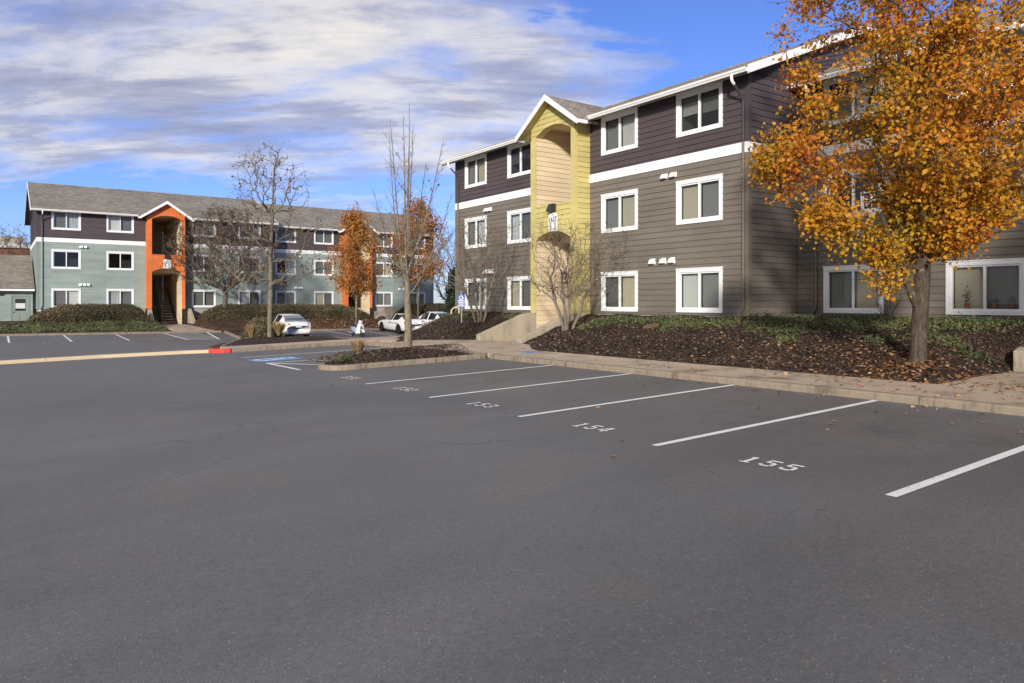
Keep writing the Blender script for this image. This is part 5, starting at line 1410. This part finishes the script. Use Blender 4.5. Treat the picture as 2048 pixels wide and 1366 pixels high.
    for s in (1, -1):
        t_ = MB(); xa = tab[-1][0] - .015; ys = tab[-2][3] + .01
        t_.add([(xa - .03, s * (ys - .28), zb - .24), (xa + .12, s * (ys + .055), zb - .22), (xa + .22, s * (ys + .075), zb - .05), (xa + .02, s * (ys - .20), zb - .02), (xa + .06, s * (ys - .28), zb - .24), (xa + .3, s * (ys - .03), zb - .22), (xa + .36, s * (ys - .03), zb - .05), (xa + .15, s * (ys - .2), zb - .02)],
               [(0, 1, 2, 3), (7, 6, 5, 4), (0, 4, 5, 1), (1, 5, 6, 2), (2, 6, 7, 3), (3, 7, 4, 0)]); t_ = t_.build('tail_lamp', M['tail'], root)
        l_ = MB(); l_.add([(xa - .036, s * (ys - .26), zb - .225), (xa + .012, s * (ys - .12), zb - .215), (xa + .022, s * (ys - .10), zb - .12), (xa - .012, s * (ys - .22), zb - .11)], [(0, 1, 2, 3)]); l_.build('reverse_lamp', M['lampclear'], t_)
        x_ = MB(); x_.disc((tail + .04, s * .52, .285), (1, 0, 0), .05, .2, 12); x_.build('exhaust_pipe', M['black'], root)
        mi = MB(); mi.box(.62, .78, min(s * .90, s * 1.06), max(s * .90, s * 1.06), .93, 1.05); mi.build('wing_mirror', paint_ if not stripes else M['black'], root)
        for dx_ in (.02, -.98):
            h_ = MB(); h_.box(dx_ - .2, dx_, min(s * .90, s * .925), max(s * .90, s * .925), .80, .83); h_.build('door_handle', M['chrome'] if kind != 'saloon' else paint_, root)
        hl = MB(); hx = tab[1][0]; hl.add([(hx + .04, s * .45, .60), (hx - .15, s * .80, .62), (hx - .40, s * .82, .73), (hx - .12, s * .50, .70)], [(0, 1, 2, 3)]); hl.build('headlamp', M['lampclear'], root)
        if stripes:
            p_ = MB(); p_.box(-1.4, .3, min(s * .895, s * .912), max(s * .895, s * .912), .70, .74); p_.build('side_stripe', M['stripe'], root)
    pl = MB(); pl.box(tab[-1][0] - .018, tab[-1][0] + .05, -.17, .17, .70, .83); pl.build('number_plate', M['plate'], root)
    gb = MB(); gb.box(tail - .015, tail + .06, -.30, .30, .845, .885); gb.build('boot_trim', M['chrome'], root)
    ub = MB(); ub.box(-1.9, 1.9, -.70, .70, .20, .28); ub.build('underbody', M['black'], root)
    return root
M['rearglass'] = plain('sky_lit_rear_glass', (.10, .12, .13), .06, .9, coat=1.0)
def on_lot(x, y): return (x, y, (lot(x - 1.4, y) + lot(x + 1.4, y)) / 2 - .01)
def park(label, x, y, tab, paint_, fa, ra, **kw):
    c = car(label, (x, y, (lot(x - fa, y) + lot(x - ra, y)) / 2), math.pi, tab, paint_, fa, ra, group='cars parked nose-in at the far kerb', **kw)
    pitch = math.atan2(lot(x - fa, y) - lot(x - ra, y), fa - ra); c.rotation_euler = (0, -pitch, math.pi); return c
park('white saloon car parked nose-in, seen from behind, beside the knotty bare tree', -44.8, 14.65, SALOON, M['carwhite'], 1.42, -1.36)
park('white coupe with black wheels and dark red side stripes behind the near bare trunk', -47.6, 24.0, COUPE, M['carwhite'], 1.32, -1.38, kind='coupe', rim='black', stripes=True)
park('white hatchback parked just past the striped coupe', -47.2, 26.6, HATCH, M['carwhite'], 1.22, -1.28, kind='hatch')
park('silver hatchback mostly hidden by the mulch bank, past the white cars', -44.9, 29.2, HATCH, M['carsilver'], 1.22, -1.28, kind='hatch')

# ------------------------------------------------------------------ scooter
M['scooterblue'] = plain('pale_blue_scooter_paint', (.36, .42, .56), .25, .5, coat=.5)
def scooter(loc, rz):
    r = thing('motor_scooter', 'white and pale blue motor scooter on its stand in front of the slim rust tree', 'scooter', loc, rz)
    for x in (.62, -.58):
        w = MB()
        for q in range(20):
            a0, a1 = q * math.pi / 10, (q + 1) * math.pi / 10
            for p in range(8):
                b0, b1 = p * math.pi / 4, (p + 1) * math.pi / 4; f = lambda a, b_: (x + (.185 + .05 * math.cos(b_)) * math.cos(a), .05 * math.sin(b_), .235 + (.185 + .05 * math.cos(b_)) * math.sin(a))
                w.quad(f(a0, b0), f(a1, b0), f(a1, b1), f(a0, b1))
        wo = w.build('wheel', M['rubber'], r, True); d = MB(); d.disc((x, 0, .235), (0, 1, 0), .14, .06, 16); d.build('rim', M['chrome'], wo)
    f = MB(); pts = []
    n = 10
    for i in range(n):                                       # front fender
        a0, a1 = R(20 + 140 * i / n), R(20 + 140 * (i + 1) / n)
        for (ya, yb, ra, rb) in ((-.09, -.05, .25, .28), (-.05, .05, .28, .28), (.05, .09, .28, .25)):
            f.quad((.62 + ra * math.cos(a0), ya, .235 + ra * math.sin(a0)), (.62 + ra * math.cos(a1), ya, .235 + ra * math.sin(a1)), (.62 + rb * math.cos(a1), yb, .235 + rb * math.sin(a1)), (.62 + rb * math.cos(a0), yb, .235 + rb * math.sin(a0)))
    f.build('front_fender', M['carwhite'], r, True)
    def loft(name, secs, mat, nn=10):
        m = MB(); vs = []
        for (x, z, hy, hz) in secs:
            for k in range(nn): a = 2 * math.pi * k / nn; vs.append((x, hy * math.copysign(abs(math.cos(a)) ** .7, math.cos(a)), z + hz * math.copysign(abs(math.sin(a)) ** .7, math.sin(a))))
        fs = [(i * nn + k, i * nn + (k + 1) % nn, (i + 1) * nn + (k + 1) % nn, (i + 1) * nn + k) for i in range(len(secs) - 1) for k in range(nn)] + [tuple(range(nn)), tuple((len(secs) - 1) * nn + k for k in range(nn))]
        m.add(vs, fs); return m.build(name, mat, r, True)
    loft('rear_body', [(-.92, .56, .05, .05), (-.80, .55, .15, .14), (-.50, .50, .21, .20), (-.22, .46, .20, .22), (-.05, .40, .15, .17), (.05, .32, .12, .06)], M['scooterblue'])
    e = MB(); e.box(-.62, -.12, -.13, .13, .20, .36); e.build('engine', M['black'], r)
    loft('footboard', [(.0, .27, .17, .05), (.32, .28, .17, .05)], M['carwhite'])
    m = MB()
    for i in range(8):                                       # leg shield, curved plate
        t0, t1 = i / 8, (i + 1) / 8; X = lambda t: .33 + .10 * t - .12 * max(0, t - .7); Wd = lambda t: .16 + .10 * math.sin(math.pi * min(1, t * .9 + .1)); Zz = lambda t: .27 + .62 * t
        m.quad((X(t0), -Wd(t0), Zz(t0)), (X(t0) + .07, 0, Zz(t0)), (X(t1) + .07, 0, Zz(t1)), (X(t1), -Wd(t1), Zz(t1))); m.quad((X(t0) + .07, 0, Zz(t0)), (X(t0), Wd(t0), Zz(t0)), (X(t1), Wd(t1), Zz(t1)), (X(t1) + .07, 0, Zz(t1)))
        m.quad((X(t0) - .03, -Wd(t0), Zz(t0)), (X(t1) - .03, -Wd(t1), Zz(t1)), (X(t1) - .03, Wd(t1), Zz(t1)), (X(t0) - .03, Wd(t0), Zz(t0)))
    m.build('leg_shield', M['carwhite'], r, True); e = MB(); e.box(.30, .335, -.17, .17, .36, .80); e.build('inner_shield', M['black'], r)
    loft('headset', [(.26, .98, .10, .06), (.36, .99, .13, .09), (.46, .98, .10, .08), (.50, .98, .07, .07)], M['carwhite'])
    d = MB(); d.disc((.51, 0, .98), (1, 0, 0), .075, .03, 16); d.build('headlamp', M['lampclear'], r)
    loft('seat', [(-.78, .70, .10, .04), (-.55, .73, .15, .05), (-.25, .72, .15, .05), (-.05, .69, .11, .04)], M['black'])
    h = MB(); h.tube([(.40, 0, .5), (.33, 0, .95)], .025, 8); h.tube([(.22, -.36, 1.0), (.30, -.18, 1.0), (.32, 0, .98), (.30, .18, 1.0), (.22, .36, 1.0)], .018, 8); h.tube([(.62, .07, .235), (.50, .05, .55), (.44, 0, .7)], .022, 6); h.tube([(.62, -.07, .235), (.50, -.05, .55), (.44, 0, .7)], .022, 6); h.build('handlebar', M['black'], r)
    for s in (1, -1):
        mi = MB(); mi.tube([(.28, s * .26, 1.0), (.26, s * .30, 1.17)], .008, 5); mi.disc((.25, s * .32, 1.22), (1, 0, .1), .06, .02, 14); mi.build('mirror', M['black'], r)
    e = MB(); e.tube([(-.35, -.16, .24), (-.95, -.19, .30)], [.04, .055], 10); e.build('exhaust', M['chrome'], r)
    e = MB(); e.tube([(-.1, .1, .25), (-.12, .2, .01)], .012, 6); e.tube([(-.1, -.1, .25), (-.12, -.2, .01)], .012, 6); e.build('stand', M['black'], r)
    e = MB(); e.box(-.95, -.91, -.06, .06, .52, .60); e.build('tail_lamp', M['tail'], r)
scooter((-43.2, 18.75, lot(-43.2, 18.75)), R(3))

# ------------------------------------------------------------------ sign, lids, handrail, small things
def acc_sign(x, y):
    z = bank(x, y); r = thing('accessible_parking_sign', 'blue accessible parking sign on a steel post at the left end of the bank', 'sign', (x, y, z)); d = Vector((-x, -y, 0)).normalized(); ang = math.atan2(d.y, d.x) - .25
    n = Vector((math.cos(ang), math.sin(ang), 0)); u = Vector((-n.y, n.x, 0))
    m = MB(); m.tube([(0, 0, -.4), (0, 0, 1.28)], .03, 8); m.build('post', M['steel'], r)
    P = lambda a, zz, o=0.0: tuple(u * a + n * (.034 + o) + Vector((0, 0, zz)))
    m = MB(); m.box(-.145, .145, .0, .006, .62, 1.22, lambda a, o, zz: P(a, zz, o)); pn = m.build('sign_panel', M['blue_sign'], r)
    m = MB(); wheel_symbol(lambda a, b: P(a * .33, 1.07 + b * .36, .010), m, n=10); m.build('wheelchair_symbol', M['line_plain'], pn)
    for i, (tx, s_) in enumerate((('RESERVED', .062), ('PARKING', .062), ('PERMIT', .062), ('REQUIRED', .062))): text_obj(tx, s_, lambda a, b, i=i: P(a, .865 - i * .068 + b, .010), pn, M['line_plain'], 'lettering', .002)
M['line_plain'] = plain('white_sign_lettering', (.80, .80, .80), .5)
acc_sign(-25.0, 15.35)
def lid(x, y, z, r_, mat, label, n=20, tilt=(0, 0, 1), square=0):
    m = MB()
    if square: m.box(x - square, x + square, y - square * .6, y + square * .6, z - .02, z + .006)
    else: m.disc((x, y, z), tilt, r_, .02, n)
    o = m.build('access_lid', mat); tag(o, label, 'access lid'); return o
M['bluelid'] = plain('blue_lid_paint', (.05, .20, .50), .6, var=.35, vscale=20)
M['brownlid'] = plain('brown_plastic_lid', (.17, .085, .05), .7, var=.2)
lid(-16.25, 12.15, wz(-16.25, 12.15), .2, M['bluelid'], 'faded blue access lid set in the pavement below the concrete entry', square=.26)
lid(-15.0, 15.8, bank(-15, 15.8) + .03, .26, M['brownlid'], 'round brown plastic lid among the junipers under the first ground window', tilt=(0, -.25, 1))
m = MB(); m.box(-12.62, -11.9, 18.05, 19.3, 1.40, 1.435); o = m.build('crawlspace_cover', M['steel']); tag(o, 'grey metal crawlspace cover lying in the corner of the recessed wall', 'cover')
m = MB(); m.tube([(-27.75, 16.9, 1.0), (-27.75, 16.9, 1.50), (-27.82, 16.87, 1.57), (-28.0, 16.8, 1.55), (-28.15, 16.75, 1.44), (-28.2, 16.72, 1.0)], .035, 8); o = m.build('handrail', M['cream']); tag(o, 'curved pale handrail past the left corner of the near building', 'handrail')
# box fan in the second-row recessed window, pots on the sill of the right one
def fan(x, y, z):
    r = thing('box_fan', 'white box fan standing inside the window behind the orange leaves', 'fan', (x, y, z)); m = MB()
    for (a, b, c, d) in ((-.27, .27, 0, .05), (-.27, .27, .50, .55), (-.27, -.22, .05, .50), (.22, .27, .05, .50)): m.box(a, b, -.05, .05, c, d)
    m.build('casing', M['vinyl'], r); m = MB()
    for q in range(5):
        a = q * 2 * math.pi / 5; f = lambda rr, t, yy: (rr * math.cos(t), yy, .275 + rr * math.sin(t)); m.quad(f(.04, a, 0), f(.20, a - .3, .02), f(.20, a + .35, -.02), f(.04, a + .5, -.01))
    m.disc((0, -.01, .275), (0, 1, 0), .05, .05, 14); m.build('blades', M['vinyl'], r)
fan(-10.7, YF + REC + .19, 4.40)
M['terracotta'] = plain('terracotta', (.30, .10, .05), .8)
M['potleaf'] = leafmat('pot_plant_leaves', [(0, (.02, .035, .02)), (1, (.05, .08, .04))], .2)
for i, (x, hgt, lb) in enumerate(((-8.16, .30, 'tall potted plant at the left of the sill inside the right ground window'), (-7.55, .10, 'low potted plant by the centre bar inside the right ground window'), (-7.18, .14, 'potted plant right of the centre bar inside the right ground window'))):
    t = thing('potted_plant', lb, 'potted plant', (x, YF + REC + .085, 1.66)); m = MB(); m.tube([(0, 0, 0), (0, 0, .11)], [.042, .055], 12); m.build('pot', M['terracotta'], t)
    rr = np.random.default_rng(200 + i); c = rr.normal(0, 1, (70, 3)) * np.array((.035, .012, .3 * hgt)) + np.array((0, 0, .13 + hgt * .5)); leaves('leaves', c, .04, M['potleaf'], t, seed=i)

# ------------------------------------------------------------------ shed at the left edge and a far brick building
def shed():
    r = thing('garage_shed', 'low sage green shed with a shingled roof and white-windowed door at the left edge', 'shed', (-61.0, 2.05, .1), R(90))
    L0, L1, H = -9.0, 0.0, 2.45
    lo = MB(); P = lambda u, z, o: (u, -o, z)
    wall_holes(lo, P, L0, L1, 0, H + .15, [(-1.26, -0.18, -1, 2.16)]); lo.build('wall', M['sage'], r)
    f = MB(); f.box(L0, L1, .02, 8, -.6, .0); f.build('foundation', M['foundation'], r)
    rf = MB(); zr, ye, yr = 5.2, -.45, 5.6
    for (a, b) in (((ye, H + .12), (yr, zr)), ((yr, zr), (11.4, H + .12))):
        rf.quad((L0 - .3, a[0], a[1] + .08), (L1 + .1, a[0], a[1] + .08), (L1 + .1, b[0], b[1] + .08), (L0 - .3, b[0], b[1] + .08)); rf.quad((L0 - .3, a[0], a[1] - .03), (L0 - .3, b[0], b[1] - .03), (L1 + .1, b[0], b[1] - .03), (L1 + .1, a[0], a[1] - .03))
        rf.quad((L1 + .1, a[0], a[1] - .03), (L1 + .1, b[0], b[1] - .03), (L1 + .1, b[0], b[1] + .08), (L1 + .1, a[0], a[1] + .08))
    rf.build('roof', M['shingle'], r)
    g_ = MB(); g_.box(L0 - .3, L1 + .1, ye - .10, ye, H + .02, H + .16); g_.build('gutter', M['white'], r)
    d = MB(); d.box(-1.20, -0.24, -.02, .05, .02, 2.10)
    for (a, b, c_, e) in ((-1.10, -0.78, .2, .85), (-0.66, -0.34, .2, .85)): d.box(a, b, -.035, -.02, c_, e)
    do = d.build('door', M['sage_trim'], r)
    f = MB()
    for (a, b, c_, e) in ((-1.27, -1.20, 0, 2.17), (-0.24, -0.17, 0, 2.17), (-1.20, -0.24, 2.10, 2.17)): f.box(a, b, -.045, .05, c_, e)
    f.build('door_frame', M['sage_trim'], r)
    w = MB(); w.box(-1.02, -0.42, -.032, -.021, 1.10, 1.92); w.build('door_window', M['carglass'], do)
    w = MB(); w.box(-1.00, -0.44, -.040, -.033, 1.25, 1.62); w.build('door_blind', BL['white'], do)
    w = MB(); w.disc((-1.13, -.06, 1.0), (0, 1, 0), .035, .07, 10); w.build('handle', M['chrome'], do)
    v = MB(); v.box(-2.0, -1.75, -.15, -.02, 2.18, 2.32); v.build('wall_lamp', M['black'], r)
shed()
M['brick'] = plain('red_brick', (.19, .075, .05), .9, var=.3, vscale=10, bump=.3)
def brick_house():
    r = thing('brick_building', 'distant red brick building with grey roof behind the bare trees at the left', 'building', (-118, 0.5, -1.5), R(90))
    m = MB(); m.box(-8, 14, 0, 12, 0, 10.6); m.build('wall', M['brick'], r)
    m = MB(); m.box(-8.4, 14.4, -.4, 12.4, 10.6, 11.1); m.build('roof', M['soffit'], r)
    m = MB(); m.box(-6, -2.4, 1.5, 6, 11.1, 13.4); m.build('penthouse', M['dark'], r)
    m = MB(); m.box(-1.5, 2.4, 1, 5, 11.1, 12.2); m.build('rooftop_housing', M['foundation'], r)
    for u in (-5, -1, 3, 7, 11):
        m = MB(); m.box(u, u + 1.4, -.05, -.002, 6.6, 8.4); m.build('window', M['carglass'], r)
brick_house()

print('objects', len(bpy.data.objects), 'verts', sum(len(m.vertices) for m in bpy.data.meshes))
